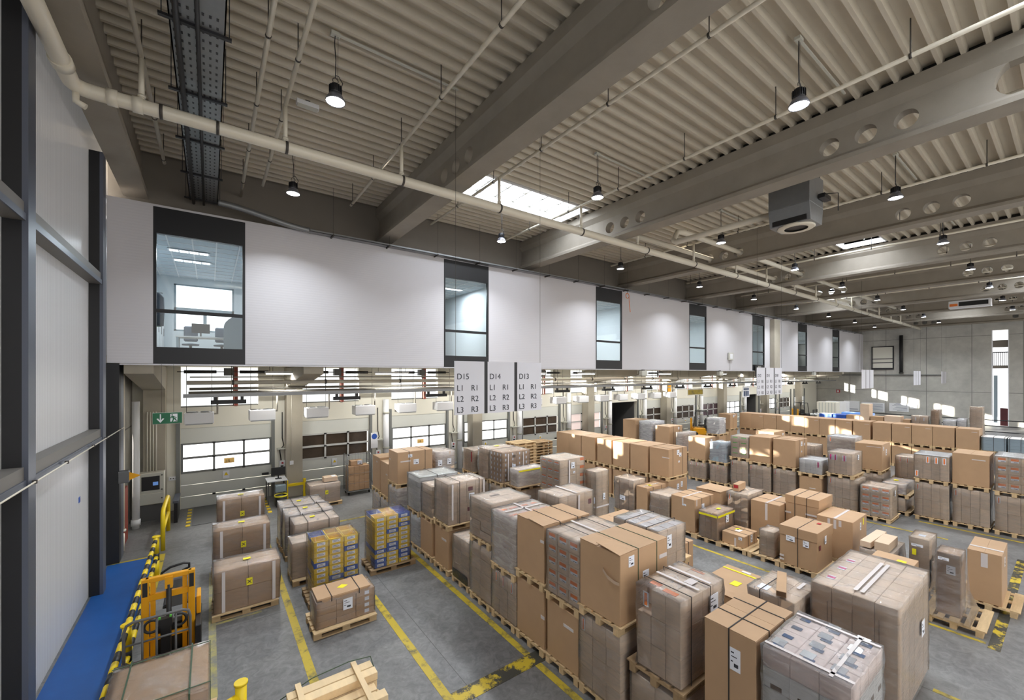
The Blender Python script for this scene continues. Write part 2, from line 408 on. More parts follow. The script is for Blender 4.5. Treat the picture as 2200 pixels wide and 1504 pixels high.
struct('floor', MB().box(XL-.3, YB, -.15, XR+.3, YW+.3, 0), 'floor', 'grey worn concrete hall floor', 'floor')
struct('floor_walkway', MB().box(-2.2, 1., 0, -1.18, 15.25, .006), 'blue_floor', 'blue painted walkway beside the black steel columns', 'floor')
def strip(x0, y0, x1, y1, m, label, z=.004):
    struct('floor_line', MB().box(min(x0,x1), min(y0,y1), 0, max(x0,x1), max(y0,y1), z), m, label, 'floor marking')
strip(1.33, 2., 1.47, 17.2, 'tape_floor', 'yellow floor line beside the three film wrapped loads')
strip(2.96, 2., 3.10, 9.6, 'tape_floor', 'yellow floor line running from the strapped carton load')
strip(4.60, 2., 4.73, 12.2, 'tape_floor', 'worn yellow floor line along the front pallet row')
strip(3.10, 5.62, 5.0, 5.92, 'tape_floor_black', 'short yellow and black cross line at the front pallet row', .005)
strip(3.0, 15.08, 5.2, 15.2, 'tape_floor', 'yellow floor line in front of the dock columns')
strip(-2.2, 15.25, -1.18, 15.35, 'tape_floor', 'yellow line closing the far end of the blue walkway')
strip(-1.18, 12.2, -1.02, 15.35, 'tape_floor', 'yellow edge line of the blue walkway')
strip(-.02, 8.0, .1, 13.2, 'tape_floor_pale', 'faded line left of the film wrapped loads')
strip(.1, 10.35, .9, 10.42, 'tape_floor_pale', 'faded cross line under the film wrapped loads')
strip(11.62, 2.2, 11.72, 8.2, 'tape_floor', 'yellow line before the row of pallets with the lidded carton')
strip(18.35, 2.4, 18.45, 6.8, 'tape_floor', 'thin yellow line before the two level far row')
strip(19.85, .2, 19.95, 3.3, 'tape_floor', 'thin yellow line under the tall carton pallets at right')
strip(11.72, .86, 18., 1.02, 'tape_floor_black', 'broad yellow and black line beside the tall tower carton')
strip(9.4, .2, 9.5, 1.4, 'tape_floor', 'short yellow line at the right lower corner')
strip(11.85, 1.05, 11.93, 2.3, 'tape_floor', 'yellow line under the tower carton pallet')
# walking figure painted on the blue walkway
b = MB()
for quad in ([(-.16,-.06),(-.06,-.1),(.1,.14),(0,.2)], [(0,.1),(.12,.14),(.2,.4),(.02,.4)], [(.05,.12),(.16,.16),(.36,-.06),(.28,-.14)], [(.04,.38),(.14,.3),(-.14,.22),(-.16,.3)], [(.12,.38),(.2,.32),(.42,.24),(.42,.34)]):
    n = len(b.v); b.v += [(x, y, .008) for x, y in quad]; b.face([n,n+1,n+2,n+3])
b.disc((.14,.54,.008), .09, 14)
o = b.build('floor_symbol', 'tape_floor', None, (-1.78, 7.75, 0)); o.rotation_euler = (0,0,.5); o.scale = (.9,.9,1)
tag(o, 'yellow walking figure painted on the blue walkway', 'floor marking', None, 'structure')

# ceiling: trapezoid steel deck in the bays between the beams
BEAM_X = [-1.72, 5.45, 12.42, 19.6, 26.7, 33.8, 40.9, 48., 55.1, 62.2]
SKY = [(7.0, 11.9, 11.3, 12.9), (7.0, 11.9, -1.4, .3), (21.2, 26.2, 5.5, 7.1), (35., 40., 10.6, 12.2), (35., 40., .2, 1.8), (49.2, 54.2, 5.5, 7.1), (49.2, 54.2, -1.5, .1), (21.2, 26.2, -3.5, -1.9), (7., 11.9, -6.5, -4.9), (-.5, 3.6, -6., -4.4)]
PITCH = .335
def deck_profile(y):
    t = (y % PITCH)/PITCH
    return 11.5 if t < .2 else (11.5+(t-.2)/.08*.15 if t < .28 else (11.65 if t < .92 else 11.65-(t-.92)/.08*.15))
def deck_rows(y0, y1):
    ys = {y0, y1}; k = math.floor(y0/PITCH)
    while k*PITCH < y1:
        for t in (0, .2, .28, .92):
            y = (k+t)*PITCH
            if y0 < y < y1: ys.add(y)
        k += 1
    return sorted(ys)
def deck(mb, x0, x1, y0, y1):
    n = len(mb.v); ys = deck_rows(y0, y1)
    for y in ys: mb.v += [(x0, y, deck_profile(y+1e-6)), (x1, y, deck_profile(y+1e-6))]
    for i in range(len(ys)-1): mb.face([n+2*i, n+2*i+2, n+2*i+3, n+2*i+1])
    mb.box(x0, y0, 11.72, x1, y1, 11.9, 1)
dm = MB(); edges = [XL-.3]+BEAM_X[1:-1]+[XR+.3]
for i in range(len(edges)-1):
    a, c = edges[i], edges[i+1]; sk = sorted([s for s in SKY if a <= s[0] < c], key=lambda s: s[2]); y = YB
    for s in sk:
        deck(dm, a, c, y, s[2]); deck(dm, a, s[0], s[2], s[3]); deck(dm, s[1], c, s[2], s[3]); y = s[3]
    deck(dm, a, c, y, 16.1)
struct('ceiling', dm, ['deck', 'roof_top'], 'ribbed steel deck ceiling', 'ceiling')
for i, (x0, x1, y0, y1) in enumerate(SKY[:4]+SKY[5:6]):
    w = thing('window_skylight', ['white skylight between the two nearest roof beams', 'skylight over the second aisle beyond the air heater', 'skylight in the third bay beyond the air heater', 'far skylight near the office facade', 'far skylight toward the hall end'][i], 'skylight', ((x0+x1)/2, (y0+y1)/2, 11.5), 0, None, 'structure')
    lx, ly = (x1-x0)/2, (y1-y0)/2
    c = MB(); c.box(-lx-.05,-ly-.05,0,-lx,ly+.05,.4).box(lx,-ly-.05,0,lx+.05,ly+.05,.4).box(-lx,-ly-.05,0,lx,-ly,.4).box(-lx,ly,0,lx,ly+.05,.4)
    c.build('curb', 'white', w)
    MB().box(-lx,-ly,.37,lx,ly,.39).build('pane', 'sky_pane', w)
    g = MB()
    for k in range(1, 6): g.box(-lx+2*lx*k/6-.025,-ly,.28,-lx+2*lx*k/6+.025,ly,.34)
    g.box(-lx,-.02,.28,lx,.02,.34); g.build('glazing_bar', 'ltgrey', w)
for (x0, x1, y0, y1) in SKY[6:]+SKY[4:5]:
    w = tag(MB().box(x0, y0, 11.92, x1, y1, 11.94).build('window_skylight', 'sky_pane'), 'skylight of the hall outside the picture', 'skylight', None, 'structure')

# prefabricated concrete roof beams, round holes through the web
def web_mesh(y0, y1, z0, z1, holes, half):
    cu = bpy.data.curves.new('web', 'CURVE'); cu.dimensions = '2D'; cu.fill_mode = 'BOTH'; cu.extrude = half
    def sp(pts):
        s = cu.splines.new('POLY'); s.points.add(len(pts)-1); s.use_cyclic_u = True
        for q, p in zip(s.points, pts): q.co = (p[0], p[1], 0, 1)
    sp([(y0,z0),(y1,z0),(y1,z1),(y0,z1)])
    for cy, cz, r in holes: sp([(cy+r*math.cos(2*PI*k/28), cz+r*math.sin(2*PI*k/28)) for k in range(28)])
    o = bpy.data.objects.new('web', cu); COL.objects.link(o)
    dg = bpy.context.evaluated_depsgraph_get(); me = bpy.data.meshes.new_from_object(o.evaluated_get(dg)); bpy.data.objects.remove(o)
    return me
HOLES = [(y, 10.68, .205) for y in (2.24, 2.93, 3.63, 9.17, 9.85, 10.54)]+[(.62, 10.74, .36), (6.4, 10.8, .0)][:1]
bme = bmesh.new(); bme.from_mesh(web_mesh(YB, 16.05, 10.3, 11.25, HOLES, .13))
bmesh.ops.transform(bme, matrix=Matrix(((0,0,1,0),(1,0,0,0),(0,1,0,0),(0,0,0,1))), verts=bme.verts)
tmp = MB()
tmp.prism([(-.29,10.2),(.29,10.2),(.29,10.3),(.27,10.32),(.15,10.4),(.13,10.42),(-.13,10.42),(-.15,10.4),(-.27,10.32),(-.29,10.3)], 'y', YB, 16.05)
tmp.prism([(-.13,11.05),(.13,11.05),(.27,11.22),(.27,11.5),(-.27,11.5),(-.27,11.22)], 'y', YB, 16.05)
tmp.prism([(-.1,11.5),(.1,11.5),(.1,11.7),(-.1,11.7)], 'y', YB, 16.05, 1)
tm = tmp.mesh('beamparts', ['conc', 'black']); bme.from_mesh(tm); beam_me = bpy.data.meshes.new('roof_beam')
bme.to_mesh(beam_me); bme.free(); beam_me.materials.append(M['conc']); beam_me.materials.append(M['black'])
for i, x in enumerate(BEAM_X[1:]):
    tag(link('roof_beam', beam_me, None, (x, 0, 0)), 'concrete roof beam with round holes, %s from the translucent wall' % ORD[i+1], 'beam', 'roof beams', 'structure')
eb = MB(); eb.prism([(-.27,10.2),(.27,10.2),(.27,10.36),(.12,10.5),(.12,11.7),(-.27,11.7)], 'y', YB, 16.05)
o = eb.build('roof_beam', 'conc', None, (-1.72, 0, 0)); tag(o, 'concrete edge beam over the translucent wall', 'beam', 'roof beams', 'structure')

# walls
ww = MB()
struct('wall_upper', MB().box(XL-.3, 16.05, 9.6, XR+.3, 16.3, 11.9), 'conc_dark', 'dim concrete wall above the office facade', 'wall')
struct('wall_far', MB().box(XR, 5.21, 0, XR+.3, 22., 11.8).box(XR, YB, 0, XR+.3, 4.08, 11.8).box(XR, 4.08, 9.5, XR+.3, 5.21, 11.8), 'conc_wall', 'concrete end wall of the hall with panel joints', 'wall')
struct('wall_left', MB().box(XL-.12, YB, 0, XL, 15.6, 11.75), 'poly', 'translucent multiwall panels between black steel columns', 'wall')
struct('wall_left_dock', MB().box(XL-.12, 15.6, 0, XL, YW+.2, 5.4), 'conc_wall', 'concrete wall at the left end of the dock bay', 'wall')
for i, y in enumerate((3.75, 8.45, 13.35)):
    c = MB(); c.box(-2.24, y, 0, -2.06, y+.28, 10.25); c.box(-2.06, y-.0, 0, -2.0, y+.3, 10.25, 1)
    struct('steel_column', c, ['steel_dark', 'steel_blue'], ['black steel column at the near left edge', 'black steel column at the left picture edge', 'black steel column in the middle of the translucent wall'][i], 'column')
c = MB(); c.box(-2.24, 15.3, 0, -1.98, 15.62, 5.4); c.box(-2.0, 15.62, 0, -1.98, 16.0, 5.4, 1)
struct('steel_column', c, ['steel_dark', 'steel_blue'], 'black steel column under the left end of the office', 'column')
for z0, z1, nm in ((7.19, 7.45, 'upper'), (3.56, 3.84, 'lower')):
    for ya, yb, w in ((4.05, 8.45, 'near'), (8.75, 13.35, 'middle')):
        g = MB(); g.box(-2.24, ya, z0, -2.04, yb, z1); g.box(-2.04, ya, z0, -2.02, yb, z0+.1, 1)
        struct('trim_girt', g, ['girt', 'steel_blue'], '%s steel rail across the %s translucent panel' % (nm, w), 'rail')
struct('trim_sticker', MB().cbox(XL+.004, 12.56, 2.43, .006, .12, .12), 'blue', 'small blue sticker on the translucent wall', 'sticker')

# dock wall with its doors and the window strip above
DX = [-.89+4.06*i for i in range(15)]; DW = 2.95
dw = MB(); prev = XL
for x in DX:
    dw.box(prev, YW, 0, x, YW+.25, 3.05); prev = x+DW
dw.box(prev, YW, 0, XR, YW+.25, 3.05); dw.box(XL, YW, 3.05, XR, YW+.25, 3.84)
prev = XL
for x in DX: dw.box(prev, YW, 3.84, x, YW+.25, 5.6); prev = x+2.5
dw.box(prev, YW, 3.84, XR, YW+.25, 5.6)
struct('wall_dock', dw, 'cream', 'pale dock wall behind the loading doors', 'wall')
DTYPE = ['day', 'dark', 'day', 'day', 'dark', 'pink', 'open', 'dark', 'amber', 'violet', 'day', 'open', 'day', 'dark', 'day']
for i, x in enumerate(DX):
    k = DTYPE[i]
    look = {'day': 'bright daylit panes', 'dark': 'dark panes', 'pink': 'pinkish panes', 'amber': 'brownish panes', 'violet': 'violet panes', 'open': 'an open dark gateway'}[k]
    d = thing('door_%d' % (i+1), 'loading door with %s, %s dock from the left' % (look, ORD[i]), 'door', (x, YW, 0), 0, 'loading doors', 'structure')
    fr = MB(); fr.box(-.14,-.1,0,-.02,.0,3.4).box(DW+.02,-.1,0,DW+.14,0,3.4)
    fr.build('guide_rail', 'door_frame', d)
    if k == 'open':
        MB().box(0, .24, 0, DW, 3.0, .02).box(0, .24, 0, .05, 3., 3.05).box(DW-.05, .24, 0, DW, 3., 3.05).box(0, 2.95, 0, DW, 3.0, 3.05).box(0,.24,3.0,DW,3.,3.05).build('dock_shelter', 'grey', d)
        MB().box(.5, 1.2, .0, 1.6, 2.6, 2.3).build('trailer_load', 'kraft_dark', d) if i > 8 else MB().box(.2, 2.0, 0, 2.75, 2.2, 2.4).build('shelter_curtain', 'black', d)
        continue
    pn = MB()
    for z0, z1 in ((.0,.44),(.45,.88),(.89,1.33),(2.47,3.05)): pn.box(0, .02, z0, DW, .07, z1)
    pn.build('panel', 'door_white', d, None, .006)
    gz = MB(); gz.box(.06, .06, 1.36, DW-.06, .075, 2.44)
    gz.build('glazing', {'day': 'pane_day', 'dark': 'pane_dark', 'pink': 'pane_pink', 'amber': 'pane_dark', 'violet': 'pane_violet'}[k], d)
    br = MB(); br.box(0,.0,1.33,DW,.06,1.40).box(0,.0,1.87,DW,.06,1.95).box(0,.0,2.41,DW,.06,2.47)
    for t in (.0, .985, 1.97, DW-.05): br.box(t, -.01, 1.33, t+.07, .05, 2.47)
    br.build('glazing_frame', 'door_bar' if k != 'day' else 'door_frame', d)
    hg = MB()
    for t in (1.02, 2.0):
        for z in (.44, 1.36, 1.9, 2.44): hg.cbox(t, -.01, z, .1, .05, .06)
    hg.build('hinge', 'black', d)
    s = MB().box(1.3,-.02,.98,1.52,0,1.28).build('warning_sign', 'paper', d)
    t_ = MB(); t_.prism([(1.34,1.1),(1.48,1.1),(1.41,1.23)], 'y', -.03, -.02); t_.build('warning_triangle', 'yellow', s)
    if i in (0, 2):
        p = MB().box(1.34,-.04,1.58,1.68,-.02,1.78).build('number_plate', 'plate', d)
        lettering('15' if i == 0 else '13', .14, 'ink', p, 1.4, -.045, 1.62)
    if i in (0, 4): MB().cbox(2.75, -.05, .98, .24, .08, .08).build('door_handle', 'black', d)
for i, x in enumerate(DX):
    w = thing('window_%d' % (i+1), 'bright window above the %s loading door' % ORD[i], 'window', (x, YW, 3.84), 0, 'windows over the doors', 'structure')
    MB().box(0,.1,0,2.5,.11,1.7).build('pane', 'glass', w)
    MB().box(0,.06,0,2.5,.14,.05).box(1.64,.06,0,1.72,.14,1.7).build('window_frame', 'door_frame', w)
    MB().box(1.68,-.06,0,1.8,.0,1.6).build('post', 'rust', w)

# concrete columns with the tapered corbels under the office
CX_ = [-1.6]+[2.87+8.95*i for i in range(7)]
for i, x in enumerate(CX_):
    c = MB(); c.box(x-.3, 19.4, 0, x+.3, YW-.005, 4.6)
    c.prism([(YF+.1, 5.38), (YF+.1, 5.12), (19.4, 4.55), (YW-.01, 4.55), (YW-.01, 5.38)], 'x', x-.31, x+.31)
    struct('column', c, 'conc_col', 'concrete dock column with tapered bracket, %s from the left' % ORD[i], 'column')

# office block on the first floor
struct('floor_office', MB().box(XL, YF+.05, 5.4, XR, 22., 5.62), 'conc_col', 'office floor slab over the loading docks', 'floor')
WX = [-.2+9.03*i for i in range(8)]; WH = 1.09
fp = MB(); prev = XL+.02
for x in WX:
    fp.box(prev, YF, 5.41, min(x-WH, XR), YF+.14, 9.84); prev = x+WH
if prev < XR: fp.box(prev, YF, 5.41, XR, YF+.14, 9.84)
fp.box(XL+.02, YF-.015, 5.36, XR, YF+.1, 5.4); fp.box(XL, YF, 9.84, XR, 16.06, 9.9)
struct('wall_office', fp, 'facade', 'white office facade above the loading docks', 'wall')
wn = ['first office window with desks and coats behind', 'office window above the D15 lane sign', 'third office window from the left', 'fourth office window, left of the wall clock box', 'office window beside the grey facade pier', 'first office window beyond the grey facade pier', 'second office window beyond the grey facade pier', 'last office window at the hall end']
for i, x in enumerate(WX):
    w = thing('window_office_%d' % (i+1), wn[i], 'window', (x, YF, 5.4), 0, 'office windows', 'structure')
    f = MB(); f.box(-WH,.0,3.7,WH,.1,4.44).box(-WH,.0,.0,WH,.1,.48).box(-WH,.0,.48,-WH+.07,.1,3.7).box(WH-.07,.0,.48,WH,.1,3.7)
    f.build('frame', 'black_frame', w)
    MB().box(-WH+.07,.01,1.46,WH-.07,.09,1.56).build('transom', 'black_frame', w)
    MB().box(-WH+.07,.05,.48,WH-.07,.06,3.7).build('glass', 'glass_office', w)
struct('wall_pier', MB().box(38.0, YF-.35, 5.3, 39.1, YF-.01, 9.7), 'conc_col', 'grey pier standing proud of the white facade', 'pier')
# office rooms
cm = MB(); cm.box(XL, YF+.15, 9.14, XR, 22., 9.3)
for k in range(0, 110):
    xx = XL+.6*k
    if xx < XR: cm.box(xx, YF+.15, 9.125, xx+.035, 22., 9.14, 1)
for k in range(0, 12): cm.box(XL, YF+.3+.6*k, 9.125, XR, YF+.335+.6*k, 9.14, 1)
struct('ceiling_office', cm, ['office_tile', 'office_lamp'][:1]+['white'], 'grid ceiling of the offices', 'ceiling')
BW = [(-1.2, .86), (11.75, 13.7), (23.6, 26.8), (36.6, 39.6), (49.5, 53.), (60., 62.5)]
bwm = MB(); prev = XL
for a, c in BW:
    bwm.box(prev, 22., 5.6, a, 22.2, 9.2); bwm.box(a, 22., 5.6, c, 22.2, 6.9); bwm.box(a, 22., 8.85, c, 22.2, 9.2); prev = c
bwm.box(prev, 22., 5.6, XR, 22.2, 9.2)
for xx in (XL, 1.75, 10.4, 20., 31., 42.3): bwm.box(xx-.08, YF+.16, 5.6, xx, 22., 9.2)
struct('wall_office_rooms', bwm, 'plaster', 'pale partitions and outer wall of the offices', 'wall')
for i, (a, c) in enumerate(BW):
    w = thing('window_rear_%d' % (i+1), 'bright outer window of the %s office room' % ORD[i], 'window', (a, 22., 6.9), 0, None, 'structure')
    L = c-a
    MB().box(0,.1,0,L,.12,1.95).build('pane', 'office_day', w)
    MB().box(0,.0,.0,.07,.1,1.95).box(L-.07,0,0,L,.1,1.95).box(0,0,0,L,.1,.07).box(0,0,.75,L,.1,.98).box(0,0,1.9,L,.1,1.95).box(L*.47,0,0,L*.53,.1,.8).build('window_frame', 'blue_grey', w)
for i, (x, y) in enumerate([(-.55, 17.2), (-.5, 18.6), (9.2, 17.4), (13., 18.5), (17.6, 17.4), (25., 18.5), (27.3, 17.5), (36., 18.), (45.6, 17.6), (54.6, 17.6)]):
    l = thing('ceiling_lamp', 'recessed office ceiling lamp, %s along the offices' % ORD[i], 'ceiling lamp', (x, y, 9.12), 0, 'office ceiling lamps')
    MB().box(-.55,-.15,-.02,.55,.15,.0).build('frame', 'white', l)
    for k in range(4): MB().box(-.5+.26*k,-.12,-.03,-.28+.26*k,.12,-.02).build('diffuser', 'office_lamp', l)
struct('trim_facade_edge', MB().box(XR-1.2, YF-.1, 5.4, XR-.02, YF-.01, 9.84), 'facade', 'white end panel where the facade meets the end wall', 'wall')
# ------------------------------------------------------------------ overhead services
def arc(c, r, a0, a1, n, plane):
    out = []
    for i in range(n+1):
        t = a0+(a1-a0)*i/n; u, v = r*math.cos(t), r*math.sin(t)
        out.append({'xy': (c[0]+u, c[1]+v, c[2]), 'xz': (c[0]+u, c[1], c[2]+v), 'yz': (c[0], c[1]+u, c[2]+v)}[plane])
    return out
mp = thing('sprinkler_main', 'thick ivory pipe crossing the whole hall below the beams', 'pipe', (0, 0, 0))
pts = [(-1.86, -4., 9.95)]+[(-1.86+.22-.22*math.cos(t), 9.78+.22*math.sin(t), 9.95) for t in [i*PI/12 for i in range(7)]]+[(61., 10., 9.95)]
MB().tube(pts, .12, 18).build('pipe_run', 'pipe', mp)
for q in ([(-1.45, 10, 9.95), (-1.31, 10, 9.95)], [(-1.12, 10, 9.95), (-.98, 10, 9.95)], [(-1.86, 9.2, 9.95), (-1.86, 9.4, 9.95)]): MB().tube(q, .14, 18).build('coupling', 'pipe', mp)
MB().tube([(-1.82, 9.95, 9.86), (-1.82, 9.95, 9.7), (-1.7, 9.95, 9.64)], .05, 12).build('drain_valve', 'pipe', mp)
for x in (-.75, .1, 1.3, 3.87, 6.82, 10.2, 13.8, 17.2, 20.9, 24.4, 28, 31.5, 35.2, 38.6, 42.3, 45.8, 49.4, 53, 56.5):
    MB().tube([(x, 10, 9.95), (x+.05, 10, 9.95)], .132, 16).build('clamp', 'rod', mp)
BR = [(-1.0, 14.66), (.8, 15.9), (1.3, 14.65), (3.87, 14.6)]+[((b+o if i_ != 2 else 13.25), 14.65) for i_, (b, o) in enumerate([(b, o) for b in BEAM_X[1:8] for o in (1.38, 4.75)])]
for i, (x, ye) in enumerate(BR):
    bay = 'first' if i < 4 else ORD[1+(i-4)//2]
    pos = ['beside the edge beam', 'left of the perforated tray lamp', 'right of the small ceiling lamp', 'next to the first beam'][i] if i < 4 else ('left part' if (i-4) % 2 == 0 else 'right part')
    b = thing('sprinkler_pipe', 'thin ivory sprinkler pipe in the %s beam bay, %s' % (bay, pos), 'pipe', (x, 0, 10.84), 0, 'sprinkler branch pipes')
    MB().tube([(0, -3.5, 0), (0, ye, 0)], .042, 10).build('pipe_run', 'pipe', b)
    if i != 1: MB().tube([(0, 10, 0), (0, 10, -.78)], .045, 10).tube([(0, 10, -.74), (0, 10, -.69)], .06, 10).build('riser', 'pipe', b)
    for k in range(7):
        y = 1.2+2.2*k+.3*(i % 3)
        if y < ye: MB().tube([(0, y, 0), (0, y, .68)], .011, 6).tube([(0, y-.02, 0), (0, y+.02, 0)], .05, 8).build('hanger_rod', 'rod', b)
# high bay lamps
def lamp_proto():
    l = bpy.data.objects.new('high_bay_lamp', None); COL.objects.link(l)
    h = MB(); h.lathe([(.0,.33),(.07,.33),(.095,.3),(.1,.17),(.085,.15),(.0,.15)], n=22)
    for k in range(16):
        t = 2*PI*k/16; q = Matrix.Rotation(t, 4, 'Z') @ Matrix.Translation((.1, 0, .235)); h.obox(q, .03, .008, .13)
    h.build('housing', 'lamp_black', l)
    MB().lathe([(.085,.15),(.12,.13),(.172,.03),(.175,.0),(.165,.0),(.16,.025),(.11,.12)], n=28).build('reflector', 'lamp_skirt', l)
    MB().disc((0,0,.012), .162, 28, flip=True).build('lens', 'lamp_glow', l)
    MB().tube(arc((0,0,.4), .05, -PI/2, 1.2*PI, 10, 'xz'), .008, 6).build('hook', 'rod', l)
    MB().tube([(0,0,.45),(.01,.01,.8),(-.015,0,1.1),(0,0,1.3)], .009, 6).tube([(.1,.0,.3),(.13,.0,.4),(.06,.02,.52),(.0,.0,.5)], .008, 6).build('cable', 'lamp_black', l)
    MB().tube([(.04,0,.45),(.05,0,1.3)], .004, 5).build('wire', 'rod', l)
    MB().box(-.02,-.02,1.26,2.6,.02,1.295).cbox(0,0,1.27,.16,.1,.06).build('conduit', 'ltgrey', l)
    return l
LX = [1.9, 9.05, 16.05, 23.1, 29.95, 37.1, 44.2, 51.4, 58.1]
lp = lamp_proto(); first = True; LAMP_POS = []
for j, (y, row) in enumerate(((13.1, 'row nearest the office facade'), (8.22, 'middle row'), (3.15, 'row farthest from the office facade'))):
    for i, x in enumerate(LX):
        if j == 2 and i in (0, 8): continue
        o = lp if first else copy_tree(lp); first = False
        o.location = (x, y, 10.2); LAMP_POS.append((x, y))
        tag(o, 'lit high bay lamp in the %s beam bay, %s' % (ORD[i], row), 'lamp', 'high bay lamps')
# perforated tray with two dark pipes in the first bay
tr = thing('perforated_tray', 'perforated metal tray carrying two dark pipes, first beam bay', 'cable tray', (0, 0, 10.42))
MB().box(-.5, -3, 0, .2, 16.0, .02).box(-.5, -3, 0, -.48, 16., .09).box(.18, -3, 0, .2, 16., .09).build('tray_sheet', 'galv', tr)
MB().tube([(-.4, -3, -.09), (-.4, 15.95, -.09)], .04, 10).build('pipe_run', 'black', tr)
MB().tube([(-.15, -3, -.08), (-.15, 15.95, -.08)], .03, 10).build('pipe_run', 'black', tr)
for k in range(8):
    y = 2.1+1.95*k
    MB().box(-.62, y-.03, -.04, .28, y+.03, .0).tube([(-.58, y, 0), (-.58, y, 1.08)], .008, 6).tube([(.25, y, 0), (.25, y, 1.08)], .008, 6).build('cross_rail', 'lamp_black', tr)
hs = MB()
for k in range(42):
    for q in range(7): hs.box(-.46+.09*q, 7.6+.2*k, -.004, -.43+.09*q, 7.66+.2*k, -.001)
hs.build('perforation', 'lamp_black', tr)
# cable tray along the facade top
ct = thing('cable_tray', 'galvanised cable tray running along the top of the white facade', 'cable tray', (0, 15.2, 9.86))
MB().box(2.7, -.14, 0, 60., .14, .015).box(2.7, -.14, 0, 60., -.13, .07).box(2.7, .13, 0, 60., .14, .07).build('tray_sheet', 'galv', ct)
for k in range(30):
    x = 3.4+1.95*k; MB().box(x-.02, -.26, -.05, x+.02, .13, -.005).tube([(x, -.2, -.03), (x, -.2, 1.6)], .006, 5).build('bracket', 'rod', ct)
fd = thing('flexible_duct', 'ribbed grey hose from the tray end down to the facade cable tray', 'duct')
P_ = [(.2+2.5*t, 15.3-.1*t, 10.28-.08*t-.28*(3*t*t-2*t*t*t)) for t in [i/60 for i in range(61)]]
MB().tube(P_, [.085+.012*(i % 2) for i in range(61)], 12).build('hose', 'galv', fd)
# warm air unit and its ducts in the third bay
hu = thing('air_heater', 'grey warm air unit hanging under the deck beyond the second beam', 'heater', (14.15, 5., 9.5))
u = MB(); u.box(-.52,-.52,.5,.52,.55,1.35); u.build('upper_casing', 'galv', hu, None, .01)
n = MB(); n.prism([(-.52,.5),(.52,.5),(.42,0),(-.42,0)], 'y', -.52, .55); n.build('hood', 'galv', hu, None, .008)
MB().box(-.475,-.42,.03,-.43,.46,.17).build('air_slot', 'black', hu)
MB().lathe([(.3,.02),(.46,.02),(.48,-.03),(.44,-.06),(.3,-.05)], n=32).build('outlet_ring', 'pipe', hu)
MB().disc((0,0,-.01), .31, 24).build('fan', 'black', hu)
MB().cbox(.3,-.62,.75,.5,.16,.12).tube([(.1,-.6,.8),(.1,-1.0,.7),(.1,-1.0,.2)], .012, 6).build('valve', 'black', hu)
for sx in (-.45,.45):
    for sy in (-.45,.48): MB().tube([(sx,sy,1.35),(sx,sy,2.0)], .012, 6).build('hanger_rod', 'rod', hu)
dA = thing('heating_duct', 'ivory duct from the warm air unit turning through the nearer beam holes', 'duct')
MB().tube([(14.1, 5.6, 10.05), (14.1, 8.9, 10.05), (14.25, 9.12, 10.2), (14.6, 9.17, 10.6), (15, 9.17, 10.68), (46.5, 9.17, 10.68)], .1, 14).build('pipe_run', 'pipe', dA)
dB = thing('heating_duct', 'parallel ivory duct through the outer beam holes near the main pipe', 'duct')
MB().tube([(13.2, 10.54, 10.68), (47.5, 10.54, 10.68)], .1, 14).build('pipe_run', 'pipe', dB)
fh = thing('air_heater', 'distant air unit with an orange label strip under the far deck', 'heater', (43.5, 4.6, 9.85))
MB().box(-.4,-1.0,0,.4,1.0,.5).build('casing', 'white', fh); MB().box(-.41,-.9,.1,-.4,.5,.4).build('air_slot', 'black', fh); MB().box(-.415,.55,.12,-.4,.95,.3).build('label_strip', 'orange', fh)

# ------------------------------------------------------------------ hanging lane signs
SIGNX = [4.4, 19.05, 33.6, 47.6, 59.4]
for i, x in enumerate(SIGNX):
    lab = ['white hanging lane sign reading D15, D14 and D13', 'white hanging lane sign reading D12, D11 and D10', 'glaring blank hanging sign beyond the D10 sign', 'small streaky hanging sign far down the hall', 'farthest hanging sign before the end wall'][i]
    s = thing('lane_sign', lab, 'sign', (x, 8.2, 4.19), 0, 'hanging lane signs')
    for k in range(3):
        p = MB().box(.87*k, 0, 0, .87*k+.78, .02, 1.21).build('sign_panel', 'sign', s)
        if i < 2:
            g = 15-3*i-k
            lettering('D%d' % g, .185, 'ink', p, .87*k+.05, -.004, .8)
            for r in range(3):
                lettering('L%d' % (r+1), .185, 'ink', p, .87*k+.05, -.004, .54-.245*r); lettering('R%d' % (r+1), .185, 'ink', p, .87*k+.42, -.004, .54-.245*r)
        if k < 2: MB().box(.87*k+.78, .0, 0, .87*k+.87, .025, 1.21).build('dark_strip', 'black_frame', s)
    for wx in (.03, 2.48): MB().tube([(wx, .01, 1.21), (wx, .01, 7.3 if not (wx < 1 and i == 0) else 7.3)], .004, 5).build('wire', 'rod', s)
# exit sign
es = thing('exit_sign', 'green exit sign with down arrow and running figure', 'sign', (-.955, 15.0, 3.73))
MB().box(-.315,0,0,.315,.05,.3).build('sign_panel', 'green_sign', es, None, .004)
MB().box(-.325,.01,-.01,.325,.04,.31).build('frame', 'ltgrey', es)
a = MB(); a.box(-.165,-.004,.08,-.14,0,.27)
a.prism([(-.235,.14),(-.205,.155),(-.1525,.08),(-.1525,.03)], 'y', -.004, 0); a.prism([(-.07,.14),(-.1,.155),(-.1525,.08),(-.1525,.03)], 'y', -.004, 0); a.build('arrow', 'white', es)
MB().box(.06,-.004,.05,.215,0,.265).build('door_symbol', 'white', es)
r = MB(); r.disc((.1,-.008,.235), .02, 12, axis='y')
for q in ([(.08,.2),(.13,.21),(.16,.13),(.12,.12)], [(.14,.15),(.17,.14),(.2,.08),(.18,.07)], [(.12,.13),(.15,.12),(.12,.05),(.09,.05)], [(.08,.2),(.1,.205),(.08,.14),(.06,.15)], [(.12,.2),(.14,.2),(.2,.16),(.19,.145)], [(.18,.09),(.22,.09),(.22,.07),(.18,.07)]): r.prism(q, 'y', -.009, -.005)
r.build('running_figure', 'green_sign', es)
